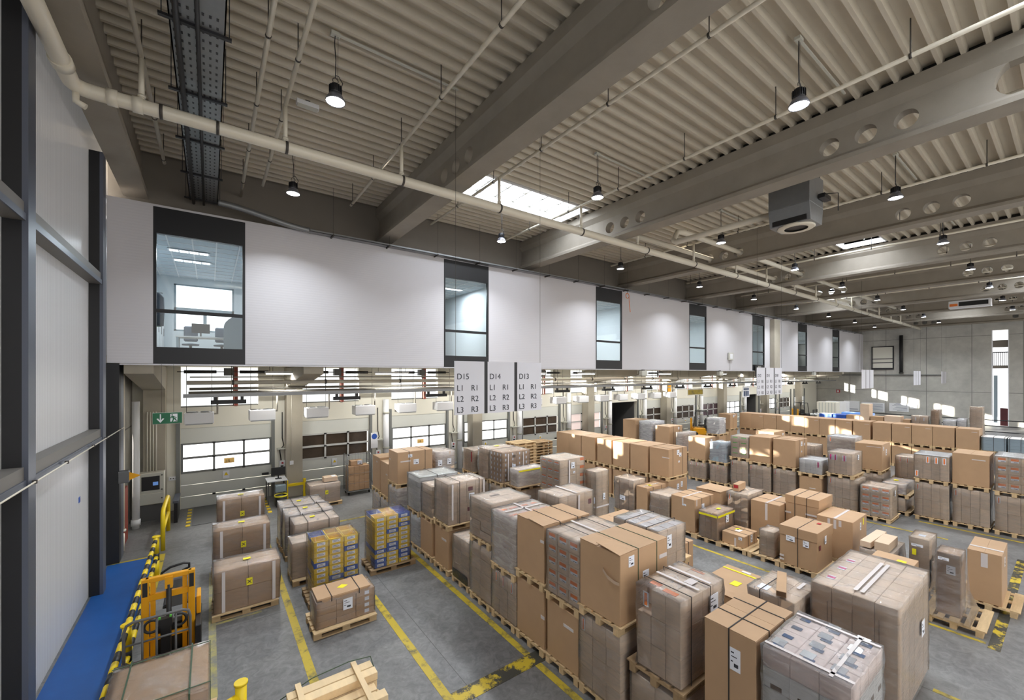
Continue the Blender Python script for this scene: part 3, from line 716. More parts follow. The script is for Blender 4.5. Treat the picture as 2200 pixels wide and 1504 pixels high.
for sx in (-.13, .13): MB().tube([(sx,.025,.31),(sx,.025,1.68)], .004, 5).build('wire', 'rod', es)

# ------------------------------------------------------------------ dock services under the office
def xpipe(name, label, y, z, r, m, x0=-.6, x1=60., cat='pipe', clamp=None):
    t = thing(name, label, cat, (0, y, z))
    MB().tube([(x0, 0, 0), (x1, 0, 0)], r, 12).build('pipe_run', m, t)
    if clamp:
        for k in range(20): MB().tube([(x0+1.2+2.9*k, 0, 0), (x0+1.26+2.9*k, 0, 0)], r*1.25, 12).tube([(x0+1.23+2.9*k, 0, r), (x0+1.23+2.9*k, 0, 5.4-z)], .01, 6).build('clamp', 'rod', t)
xpipe('dock_pipe', 'ivory pipe running along under the office in front of the columns', 16.8, 4.83, .068, 'pipe', clamp=1)
xpipe('dock_pipe', 'grey pipe just below the ivory dock pipe', 18.95, 4.57, .05, 'pipe_grey')
xpipe('dock_pipe', 'lower grey dock pipe near the infrared heaters', 18.1, 4.46, .05, 'pipe_grey')
xpipe('dock_pipe', 'thin grey conduit behind the door springs', 19.3, 5.0, .025, 'pipe_grey')
rl = thing('heater_rail', 'grey steel channel carrying the black infrared heaters', 'rail', (0, 17.1, 4.36))
MB().box(-.7,-.06,-.02,60,.06,.1).build('channel', 'galv', rl)
for k in range(20): MB().tube([(.6+3*k,0,.1),(.6+3*k,0,1.04)], .01, 6).build('hanger_rod', 'rod', rl)
def irp():
    t = bpy.data.objects.new('infrared_heater', None); COL.objects.link(t)
    MB().prism([(-.1,0),(.1,0),(.07,.13),(-.07,.13)], 'x', -.5, .5).build('casing', 'black', t)
    for sx in (-.38,.38): MB().cbox(sx,0,.19,.09,.09,.14).build('bracket', 'black', t)
    return t
ip = irp()
for i in range(15):
    o = ip if i == 0 else copy_tree(ip); o.location = (.52+3.86*i, 17.1, 4.1)
    tag(o, 'black infrared heater hanging over the docks, %s from the left' % ORD[i], 'heater', 'infrared heaters over the docks')
def fhp():
    t = bpy.data.objects.new('fan_heater', None); COL.objects.link(t)
    MB().box(-.42,-.28,0,.42,.28,.38).build('casing', 'white', t, None, .01)
    g = MB()
    for sx in (-.2,.2): g.lathe([(.17,.385),(.17,.41),(.15,.41),(.15,.39),(.11,.41),(.05,.4),(.0,.4)], (sx,0,0), 14)
    g.build('fan_guard', 'galv', t)
    MB().box(-.38,-.3,-.03,.38,-.1,.0).build('outlet', 'galv', t)
    for sx in (-.36,.36): MB().tube([(sx,0,.38),(sx,0,2.0)], .008, 5).build('hanger_rod', 'rod', t)
    MB().tube([(.3,.12,.3),(.52,.12,.3),(.52,.12,1.1)], .035, 8).build('supply_pipe', 'pipe_grey', t)
    return t
fp_ = fhp(); TUBE_X = []
for i in range(16):
    o = fp_ if i == 0 else copy_tree(fp_); o.location = (-.3+1.9*i, 18.35, 3.38)
    tag(o, 'white fan heater above the docks, %s from the left' % ORD[i], 'heater', 'fan heaters over the docks')
for i in range(14):
    x = 2.4+4.06*i
    t = thing('tube_lamp', 'lit tube lamp under the office slab, %s along the docks' % ORD[i], 'lamp', (x, 17.8, 5.12), 0, 'tube lamps over the docks')
    MB().box(-.75,-.06,.03,.75,.06,.1).build('tray', 'white', t); MB().tube([(-.72,0,0),(.72,0,0)], .022, 8).build('tube', 'tube_glow', t)
    for sx in (-.6,.6): MB().tube([(sx,0,.1),(sx,0,.28)], .008, 5).build('hanger_rod', 'rod', t)
    TUBE_X.append(x)
for i, x in enumerate(DX):
    d = bpy.data.objects['door_%d' % (i+1)]
    for sx in (.1, 1.85):
        s = MB(); s.tube([(sx,-.2,5.2),(sx+1.0,-.2,5.2)], .065, 10)
        s.build('torsion_spring', 'black', d)
    MB().tube([(-.1,-.2,5.2),(DW+.1,-.2,5.2)], .018, 8).build('spring_shaft', 'rod', d)
    MB().cbox(1.48,-.2,5.2,.3,.25,.3).build('drive_unit', 'grey', d)
yb_ = thing('direction_board', 'yellowish hanging board over the docks', 'sign', (30.3, 17.5, 3.5)); MB().box(-1.1,0,0,1.1,.03,.5).build('sign_panel', 'cream', yb_); MB().box(-1.02,-.005,.06,1.02,0,.42).build('sign_face', 'tape_floor', yb_)
for sx in (-.9,.9): MB().tube([(sx,.015,.5),(sx,.015,1.9)], .006, 5).build('wire', 'rod', yb_)
po = thing('picture_board', 'white hanging board with three dark pictures left of the D12 sign', 'sign', (35.25, 16., 3.25)); MB().box(-.55,0,0,.55,.03,.85).build('sign_panel', 'white', po)
for k in range(3): MB().box(-.45+.31*k,-.006,.1,-.2+.31*k,0,.5).build('picture', 'ink_blue', po)
MB().box(-.45,-.006,.6,.45,0,.72).build('heading', 'ink_blue', po)
for sx in (-.5,.5): MB().tube([(sx,.015,.85),(sx,.015,2.15)], .006, 5).build('wire', 'rod', po)
gb = thing('hanging_box', 'small grey striped box hanging below the facade near the D12 sign', 'box', (35.5, 15.2, 4.85)); MB().box(-.3,-.1,0,.3,.1,.95).build('casing', 'grey', gb)
for k in range(4): MB().box(-.24+.14*k,-.105,.05,-.19+.14*k,-.1,.9).build('rib', 'ltgrey', gb)
MB().tube([(0,0,.95),(0,0,5.1)], .006, 5).build('wire', 'rod', gb)
ck = thing('wall_display', 'small grey display box with bright screen on the white facade', 'display', (31.2, YF-.02, 6.16)); MB().box(-.32,-.12,0,.32,0,.55).build('casing', 'ltgrey', ck, None, .02); MB().box(-.2,-.125,.1,.2,-.12,.47).build('screen', 'white', ck); MB().tube([(0,-.02,0),(0,-.02,-.74)], .012, 6).build('cable', 'ltgrey', ck)
for i, x in enumerate((20.8, 29.7, 38.7, 47.6)):
    sp = thing('wall_speaker', 'small pale box under the facade edge, %s from the left' % ORD[i], 'speaker', (x, YF-.05, 5.02), 0, 'boxes under the facade edge'); MB().box(-.25,-.12,0,.25,.12,.3).build('casing', 'ltgrey', sp, None, .02); MB().box(-.1,-.04,.3,.1,.04,.36).build('bracket', 'rod', sp)

# ------------------------------------------------------------------ left end of the docks and its fittings
vp = thing('vertical_pipe', 'white vertical pipe beside the dark post at the left dock end', 'pipe', (-2.03, 16.3, 0)); MB().tube([(0,0,.62),(0,0,5.38)], .04, 12).tube([(0,0,.62),(0,0,.56)], .07, 12).tube([(0,0,.5),(0,0,.0)], .04, 10).build('pipe_run', 'pipe', vp)
dp = thing('drain_pipe', 'wide white drain pipe left of the control box', 'pipe', (-1.98, 18.4, 0)); MB().tube([(0,0,.0),(0,0,4.2)], .1, 16).build('pipe_run', 'white', dp); MB().tube([(0,0,.1),(0,0,.3)], .125, 16).build('socket', 'white', dp)
rp = thing('steel_panel', 'rust red steel panel at the doorway beyond the walkway', 'panel', (-2.1, 16.95, 0)); MB().box(-.04,-.5,0,.04,.5,1.65).build('sheet', 'rust', rp)
cd = thing('wall_conduit', 'thin pale conduit along the translucent wall', 'conduit', (0, 0, 0)); MB().tube([(-1.97, 4., 3.6), (-1.97, 16., 3.6)], .012, 8).build('pipe_run', 'pipe', cd)
for y in (8.6, 10.2, 12.2, 13.5, 15.4): MB().cbox(-1.975, y, 3.6, .05, .03, .05).build('clip', 'rod', cd)
wb = thing('warning_box', 'grey wall box with yellow warning flag on the dark post', 'box', (-1.9, 15.35, 2.15)); MB().box(-.1,-.1,0,.12,.14,.32).build('casing', 'grey', wb, None, .015)
t_ = MB(); t_.prism([(.12,.06),(.12,.28),(.36,.17)], 'y', -.06, -.04); t_.build('warning_flag', 'truck_yellow', wb)
cb = thing('control_box', 'cream control cabinet with dark display on the first dock column', 'cabinet', (-1.66, 19.2, .58))
MB().box(-.36,-.2,0,.36,.19,1.1).build('casing', 'cream', cb, None, .012); MB().box(-.35,-.215,.4,.35,-.2,1.08).build('door', 'ltgrey', cb, None, .006)
MB().box(-.24,-.225,.5,.24,-.212,.98).build('display_window', 'black', cb); MB().box(.06,-.23,.66,.2,-.222,.78).build('screen', 'screen', cb); MB().box(-.35,-.212,.02,.35,-.2,.38).build('lower_door', 'ltgrey', cb, None, .006)
for z in (.2,.5,1.0): MB().cbox(.3,-.225,z,.03,.03,.04).build('lock', 'black', cb)
MB().box(-.3,-.1,-.58,.3,.1,0).build('pedestal', 'grey', cb)
for k in range(4): MB().tube([(-.12+.08*k,.12,1.1),(-.12+.08*k,.12,3.2)], .02, 8).build('conduit', 'cream', cb)
so = thing('socket_strip', 'white socket strip on the wall left of the first loading door', 'socket', (-1.1, YW-.03, 1.15)); MB().box(-.14,-.04,0,.14,.03,.14).build('casing', 'white', so)
for k in range(3): MB().cbox(-.08+.08*k,-.045,.07,.04,.01,.04).build('socket', 'grey', so)
bp_ = thing('guide_plate', 'dark steel guide post in front of the first loading door', 'guard', (-.95, 18.9, 0)); MB().box(-.05,-.6,0,.05,.5,.75).build('plate', 'steel_dark', bp_); MB().box(-.08,-.62,.68,.08,.52,.76).build('cap_rail', 'steel_blue', bp_)
for i, (x, y0, y1) in enumerate(((-.55, 15.9, 18.2),)):
    dk = thing('dock_leveller', 'steel loading plate on the floor before the first door', 'plate', (.6, 18.9, 0)); MB().box(-1.1,-1.3,0,1.1,1.08,.012).build('plate', 'grey', dk)
    for sx in (-1.2, 1.2):
        e = MB()
        for k in range(6): e.box(sx-.06,-1.3+.4*k,0,sx+.06,-1.1+.4*k,.014)
        e.build('hazard_strip', 'yellow', dk)
# yellow barriers
def stripe_rail(mb, p0, p1, r, n):
    p0, p1 = Vector(p0), Vector(p1)
    for k in range(n): mb.tube([p0+(p1-p0)*(k/n), p0+(p1-p0)*((k+1)/n)], r, 12, k % 2)
br = thing('safety_barrier', 'striped yellow and black barrier along the blue walkway', 'barrier', (-1.09, 0, 0))
for y in (13.7, 9.15, 4.6):
    p = MB(); p.tube([(0,y,0),(0,y,.42)], .06, 14).tube([(0,y,.42),(0,y,.6)], .062, 14, 1).tube([(0,y,.6),(0,y,1.04)], .06, 14).tube([(0,y,1.0),(0,y,1.03)], .085, 14).tube([(0,y,0),(0,y,.02)], .12, 14)
    p.build('post', ['yellow', 'black'], br)
for z in (.98, .5):
    for ya, yb in ((9.15, 13.7), (4.6, 9.15)):
        q = MB(); stripe_rail(q, (0,ya,z), (0,yb,z), .045, 17); q.build('rail', ['yellow', 'black'], br)
hp = thing('hoop_guard', 'yellow hoop guard standing past the end of the striped barrier', 'barrier', (-1.1, 16.6, 0))
MB().tube([(0,-.95,0),(0,-.95,1.0),(0,-.88,1.12),(0,-.75,1.16),(0,.75,1.16),(0,.88,1.12),(0,.95,1.0),(0,.95,0)], .055, 14).build('hoop', 'yellow', hp); MB().tube([(0,-.95,.6),(0,.95,.6)], .045, 12).build('rail', 'yellow', hp)
yp = thing('safety_barrier', 'yellow and black barrier end post at the bottom picture edge', 'barrier', (.33, 6.5, 0))
MB().tube([(0,0,0),(0,0,1.05)], .065, 16).tube([(0,0,1.03),(0,0,1.06)], .08, 16).build('post', 'yellow', yp)
q = MB(); q.tube([(0,0,.88),(-.3,-.14,.88)], .05, 12).tube([(-.3,-.14,.88),(-.75,-.35,.88)], .05, 12, 1); q.build('rail', ['yellow', 'black'], yp)
for i, x in enumerate(CX_[1:2]):
    g = thing('column_guard', 'yellow guard frame at the foot of the column by the workstation', 'barrier', (x, 19.15, 0))
    MB().box(-.38,-.06,0,-.28,.06,.75).box(.28,-.06,0,.38,.06,.75).box(-.28,-.05,.5,.28,.05,.6).build('frame', 'yellow', g)
# end wall fittings
rr = thing('ramp_railing', 'dark two rail fence before the end wall', 'railing', (55., 0, 0))
for z in (1.13, .62, .12): MB().tube([(0,-6,z),(0,13.2,z)], .04, 8).build('rail', 'steel_dark', rr)
for k in range(8): MB().tube([(0,-5.8+2.7*k,0),(0,-5.8+2.7*k,1.13)], .035, 8).build('post', 'steel_dark', rr)
for i, (ya, yb, z0, z1) in enumerate(((15.6, 17.1, .7, 1.9), (13.3, 15.4, .7, 1.8), (11.25, 12.9, .9, 1.85), (10.6, 11.2, 1.3, 1.85))):
    nb = thing('notice_board', ['whiteboard with blue drawing on the end wall', 'long board of white notes on the end wall', 'white planning board with blue lines on the end wall', 'small white notice right of the planning board'][i], 'board', (XR-.04, (ya+yb)/2, z0))
    L = (yb-ya)/2; MB().box(-.03,-L,0,.03,L,z1-z0).build('panel', 'white', nb)
    ln = MB()
    for k in range(7 if i else 2): ln.box(-.036,-L*.85,.12+.13*k,-.03,L*(.2+.6*((k*37) % 10)/10),.15+.13*k)
    ln.build('print', 'ink_blue', nb)
gt = thing('wall_gate', 'square pale shutter window high on the end wall', 'shutter', (XR-.02, 13.48, 5.85))
MB().box(-.06,-.9,0,.02,.9,2.4).build('panel', 'cream', gt); MB().box(-.1,-.98,-.08,.0,-.88,2.5).box(-.1,.88,-.08,0,.98,2.5).box(-.1,-.98,2.4,0,.98,2.5).box(-.14,-.98,-.2,0,.98,.0).box(-.09,-.9,.55,-.05,.9,.63).box(-.09,-.9,1.0,-.05,.9,1.08).build('frame', 'steel_dark', gt)
vd = thing('downpipe', 'black downpipe on the end wall', 'pipe', (XR-.22, 11.85, 5.2)); MB().tube([(0,0,0),(0,0,4.3)], .16, 12).tube([(0,0,0),(0,0,.15)], .2, 12).build('pipe_run', 'black', vd)
hd = thing('wall_rail', 'long thin dark rail across the end wall', 'rail', (XR-.08, 12.3, 5.0)); MB().box(-.05,-3.6,0,.05,5.,.08).build('bar', 'grey', hd)
# stair opening at the end wall
so_ = thing('window_stair', 'tall bright stair opening in the end wall', 'window', (XR, 4.645, 0), 0, None, 'structure')
MB().box(3.,-2.2,0,3.1,2.2,9.6).build('pane', 'office_day', so_); MB().box(.0,-.565,0,.3,-.5,9.5).box(0,.5,0,.3,.565,9.5).build('frame', 'white', so_)
MB().box(.3,-.6,5.7,1.5,.6,6.).box(.35,-.6,7.8,.5,.6,8.5).build('landing', 'conc_dark', so_)
rlg = MB()
for k in range(9): rlg.box(.3,-.5+.12*k,6.,.34,-.46+.12*k,7.3)
rlg.box(.28,-.56,7.25,.36,.56,7.35); rlg.build('banister', 'steel_dark', so_)
MB().box(.6,-.45,.0,.7,.05,1.75).build('door_leaf', 'maroon_dark', so_); MB().box(.4,.2,.3,.6,.45,5.).build('jamb', 'blue_grey', so_)

em = thing('emergency_lamp', 'small white emergency lamp box under the deck of the first bay', 'lamp', (1.85, 10.66, 11.36)); MB().box(-.24,-.08,0,.24,.08,.1).build('casing', 'white', em, None, .01); MB().box(-.22,-.07,-.02,.22,.07,0).build('cover', 'ltgrey', em); MB().cbox(0,0,.12,.1,.05,.06).build('bracket', 'rod', em)
for i, x in enumerate(DX[:13]):
    c = thing('dock_control', 'dock control box on the pier right of the %s loading door' % ORD[i], 'control box', (x+DW+.42, YW, 1.1), 0, 'dock control boxes')
    MB().box(-.12,-.12,0,.12,0,.36).build('casing', 'white', c, None, .01); MB().cbox(.0,-.13,.26,.07,.03,.07).build('red_button', 'red', c); MB().cbox(-.02,-.13,.12,.1,.02,.08).build('switch', 'black', c)
    MB().tube([(-.04,-.06,.36),(-.1,-.1,.8),(.05,-.12,1.0),(.0,-.06,1.3),(0,-.04,2.4)], .02, 8).build('hose', 'black', c); MB().box(-.2,-.3,.86,.2,-.02,.9).build('lamp_arm', 'ltgrey', c)
for i, x in enumerate(DX[1:12]):
    c = thing('pier_pipe', 'wide cream pipe on the pier right of the %s loading door' % ORD[i+1], 'pipe', (x+DW+.78, YW-.17, 0), 0, 'pier pipes'); MB().tube([(0,0,0),(0,0,3.9)], .14, 14).build('pipe_run', 'white', c); MB().tube([(0,0,1.5),(0,0,1.6)], .155, 14).tube([(0,0,3.2),(0,0,3.3)], .155, 14).build('joint', 'ltgrey', c)
ms = thing('safety_sign', 'round blue safety sign on the pier by the third loading door', 'sign', (6.28, YW-.34, 2.07)); MB().box(-.16,-.005,-.45,.16,.01,.28).build('sign_panel', 'white', ms); MB().disc((0,-.008,.1), .13, 20, axis='y').build('blue_disc', 'blue', ms)
ys = thing('column_sign', 'yellow twin sign on the fifth dock column', 'sign', (29.72, 19.37, 3.6)); MB().box(-.2,-.01,0,.2,.02,.42).box(-.2,-.01,.48,.2,.02,.9).build('sign_panel', 'truck_yellow', ys)
sw = thing('wall_switch', 'small white switch with conduit on the guarded column', 'switch', (2.75, 19.385, 1.42)); MB().box(-.07,-.06,-.08,.07,.01,.08).build('casing', 'white', sw, None, .008); MB().tube([(0,0,.08),(0,0,3.0),(.3,0,3.1)], .014, 6).build('conduit', 'cream', sw)
oh = thing('hose_coil', 'orange hose coil hanging at the facade top by the third office window', 'hose', (19.1, 15.1, 9.55)); MB().tube(arc((0,0,0), .14, 0, 2*PI, 20, 'xz')+[(.15,0,-.3),(.25,0,-.9)], .018, 8).build('coil', 'orange', oh); MB().tube([(0,0,.14),(0,0,.32)], .012, 6).build('hook', 'rod', oh)
fs = thing('fire_sign', 'small red fire sign on the end wall', 'sign', (XR-.02, 17.7, 2.85)); MB().box(-.02,-.2,0,.015,.2,.36).build('sign_panel', 'red', fs); MB().box(-.026,-.1,.08,-.02,.12,.28).build('symbol', 'white', fs)
# ------------------------------------------------------------------ pallets, cartons and wrapped loads
def pallet_parts(m):
    d = MB()
    for y in (-.3725, -.1925, 0, .1925, .3725): d.cbox(0, y, .133, 1.2, .145 if abs(y) in (.3725, 0) else .1, .022)
    for x in (-.5275, 0, .5275): d.cbox(x, 0, .111, .145, .8, .022)
    s = MB()
    for x in (-.5275, 0, .5275): s.cbox(x, 0, .061, .145 if x else .145, .1, .078)
    s.cbox(0, 0, .011, 1.2, .1, .022)
    return d.mesh('deck', [m]), s.mesh('stringer', [m])
# deck boards run along the long side; each runner is three blocks on a bottom board
PD, PS = pallet_parts('pallet'); QD, QS = pallet_parts('pallet_old')
NP = [0]
def pallet(cx, cy, z, label, old=False, rz=0., group=None):
    t = thing('wooden_pallet', label, 'pallet', (cx, cy, z), rz, group)
    link('deck', QD if old else PD, t)
    for y in (-.35, 0, .35): link('runner', QS if old else PS, t, (0, y, 0))
    NP[0] += 1
    return t

FACES = {}
def patch(mb, L, face, u, v, w, h, mi=0, th=.004, off=.0):
    """thin plate on a face of the box with size L (root at bottom centre). u,v: fractions of the plate centre, v from the bottom"""
    lx, ly, lz = L
    if face == '-x': y = ly/2-u*ly; z = v*lz; mb.box(-lx/2-th-off, y-w/2, z-h/2, -lx/2-off+.001, y+w/2, z+h/2, mi)
    elif face == '-y': x = -lx/2+u*lx; z = v*lz; mb.box(x-w/2, -ly/2-th-off, z-h/2, x+w/2, -ly/2-off+.001, z+h/2, mi)
    elif face == '+x': y = -ly/2+u*ly; z = v*lz; mb.box(lx/2+off-.001, y-w/2, z-h/2, lx/2+th+off, y+w/2, z+h/2, mi)
    else: x = -lx/2+u*lx; y = -ly/2+v*ly; mb.box(x-w/2, y-h/2, lz+off-.001, x+w/2, y+h/2, lz+th+off, mi)

def film_shell(L, g=.014, jit=.007, step=.16, open_bottom=True, seed=0):
    rnd = random.Random(seed); lx, ly, lz = L[0]+2*g, L[1]+2*g, L[2]+g
    bm = bmesh.new()
    nx, ny, nz = max(2, int(lx/step)), max(2, int(ly/step)), max(2, int(lz/step)); V = {}
    def vert(i, j, k):
        key = (i, j, k)
        if key not in V:
            x, y, z = -lx/2+lx*i/nx, -ly/2+ly*j/ny, lz*k/nz
            ed = (i in (0, nx))+(j in (0, ny))+(k == nz)
            s = .004 if ed > 1 else 0
            V[key] = bm.verts.new((x*(1-s)+rnd.uniform(-jit, jit)*(i in (0, nx)), y*(1-s)+rnd.uniform(-jit, jit)*(j in (0, ny)), z+(rnd.uniform(-jit, jit) if k == nz else 0)))
        return V[key]
    def quad(a, b, c, d, mi=0):
        f = bm.faces.new((a, b, c, d)); f.smooth = True; f.material_index = mi
    for i in range(nx):
        for k in range(nz):
            quad(vert(i,0,k), vert(i+1,0,k), vert(i+1,0,k+1), vert(i,0,k+1)); quad(vert(i+1,ny,k), vert(i,ny,k), vert(i,ny,k+1), vert(i+1,ny,k+1))
    for j in range(ny):
        for k in range(nz):
            quad(vert(0,j+1,k), vert(0,j,k), vert(0,j,k+1), vert(0,j+1,k+1)); quad(vert(nx,j,k), vert(nx,j+1,k), vert(nx,j+1,k+1), vert(nx,j,k+1))
    for i in range(nx):
        for j in range(ny): quad(vert(i,j,nz), vert(i+1,j,nz), vert(i+1,j+1,nz), vert(i,j+1,nz), 1)
    me = bpy.data.meshes.new('stretch_wrap'); bm.to_mesh(me); bm.free(); return me

def strap_mesh(L, axis, fr, w=.016, g=.004, mi='strap_black'):
    lx, ly, lz = L; mb = MB()
    if axis == 'y':
        x = -lx/2+fr*lx; a, b = -ly/2-g, ly/2+g
        mb.box(x-w/2, a, 0, x+w/2, a+.004, lz+g).box(x-w/2, b-.004, 0, x+w/2, b, lz+g).box(x-w/2, a, lz+g-.002, x+w/2, b, lz+g+.003)
    else:
        y = -ly/2+fr*ly; a, b = -lx/2-g, lx/2+g
        mb.box(a, y-w/2, 0, a+.004, y+w/2, lz+g).box(b-.004, y-w/2, 0, b, y+w/2, lz+g).box(a, y-w/2, lz+g-.002, b, y+w/2, lz+g+.003)
    return mb.mesh('strap', [mi])

def add_label(t, L, face, u, v, w, h, off=.0):
    """white address label with printed bars"""
    lb = MB(); patch(lb, L, face, u, v, w, h, 0, .003, off)
    dims = {'-x': L[1], '-y': L[0], 'top': L[0], '+x': L[1]}[face]; dv = L[1] if face == 'top' else L[2]
    for fu, fv, fw, fh in ((-.25, .3, .3, .06), (-.1, .12, .55, .04), (.1, -.25, .4, .16), (-.3, -.1, .2, .05)):
        patch(lb, L, face, u+fu*w/dims, v+fv*h/dv, fw*w, fh*h, 1, .0042, off)
    return lb.build('address_label', ['paper', 'ink'], t)

def carton_mesh(c, style, m):
    """one carton of a load, root at its bottom centre"""
    mb = MB(); mb.box(-c[0]/2, -c[1]/2, 0, c[0]/2, c[1]/2, c[2])
    mats = [m]
    base = mb.mesh('carton', [m], min(.006, min(c)*.08))
    if not style: return base
    bmx = bmesh.new(); bmx.from_mesh(base); ex = MB(); L = c
    if style in ('orange', 'orange_small'):
        w, h = (c[1]*.62, c[2]*.46) if style == 'orange' else (c[1]*.62, c[2]*.3); 
        for face, dim in (('-x', c[1]), ('-y', c[0])):
            if face == '-y' and style == 'orange_small': continue
            if face == '-y' and style == 'orange': continue
            patch(ex, L, face, .52, .62, w, h, 1, .003); patch(ex, L, face, .52, .62+.11*h/c[2]/.46, w, h*.56, 2, .0042); patch(ex, L, face, .6, .62-.36*h/c[2], w*.5, h*.1, 3, .0042)
        mats = [m, 'paper', 'orange', 'ink']
    elif style == 'dots':
        for face in ('-x', '-y'): patch(ex, L, face, .5, .5, min(.05, c[1]*.3), c[2]*.5, 1, .003)
        mats = [m, 'paper']
    elif style == 'green':
        patch(ex, L, '-x', .5, .75, c[1]*.6, c[2]*.16, 1, .003); mats = [m, 'green_lab']
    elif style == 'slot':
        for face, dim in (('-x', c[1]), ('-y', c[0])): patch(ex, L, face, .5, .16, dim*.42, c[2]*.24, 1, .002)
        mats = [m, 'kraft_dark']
    elif style == 'whitetag':
        patch(ex, L, '-y', .5, .5, c[0]*.5, c[2]*.6, 1, .003); mats = [m, 'paper']
    n = len(bmx.verts); vs = [bmx.verts.new(v) for v in ex.v]
    for f, mi in zip(ex.f, ex.m):
        nf = bmx.faces.new([vs[i] for i in f]); nf.material_index = mi
    me = bpy.data.meshes.new('carton'); bmx.to_mesh(me); bmx.free()
    for q in mats: me.materials.append(M[q])
    return me

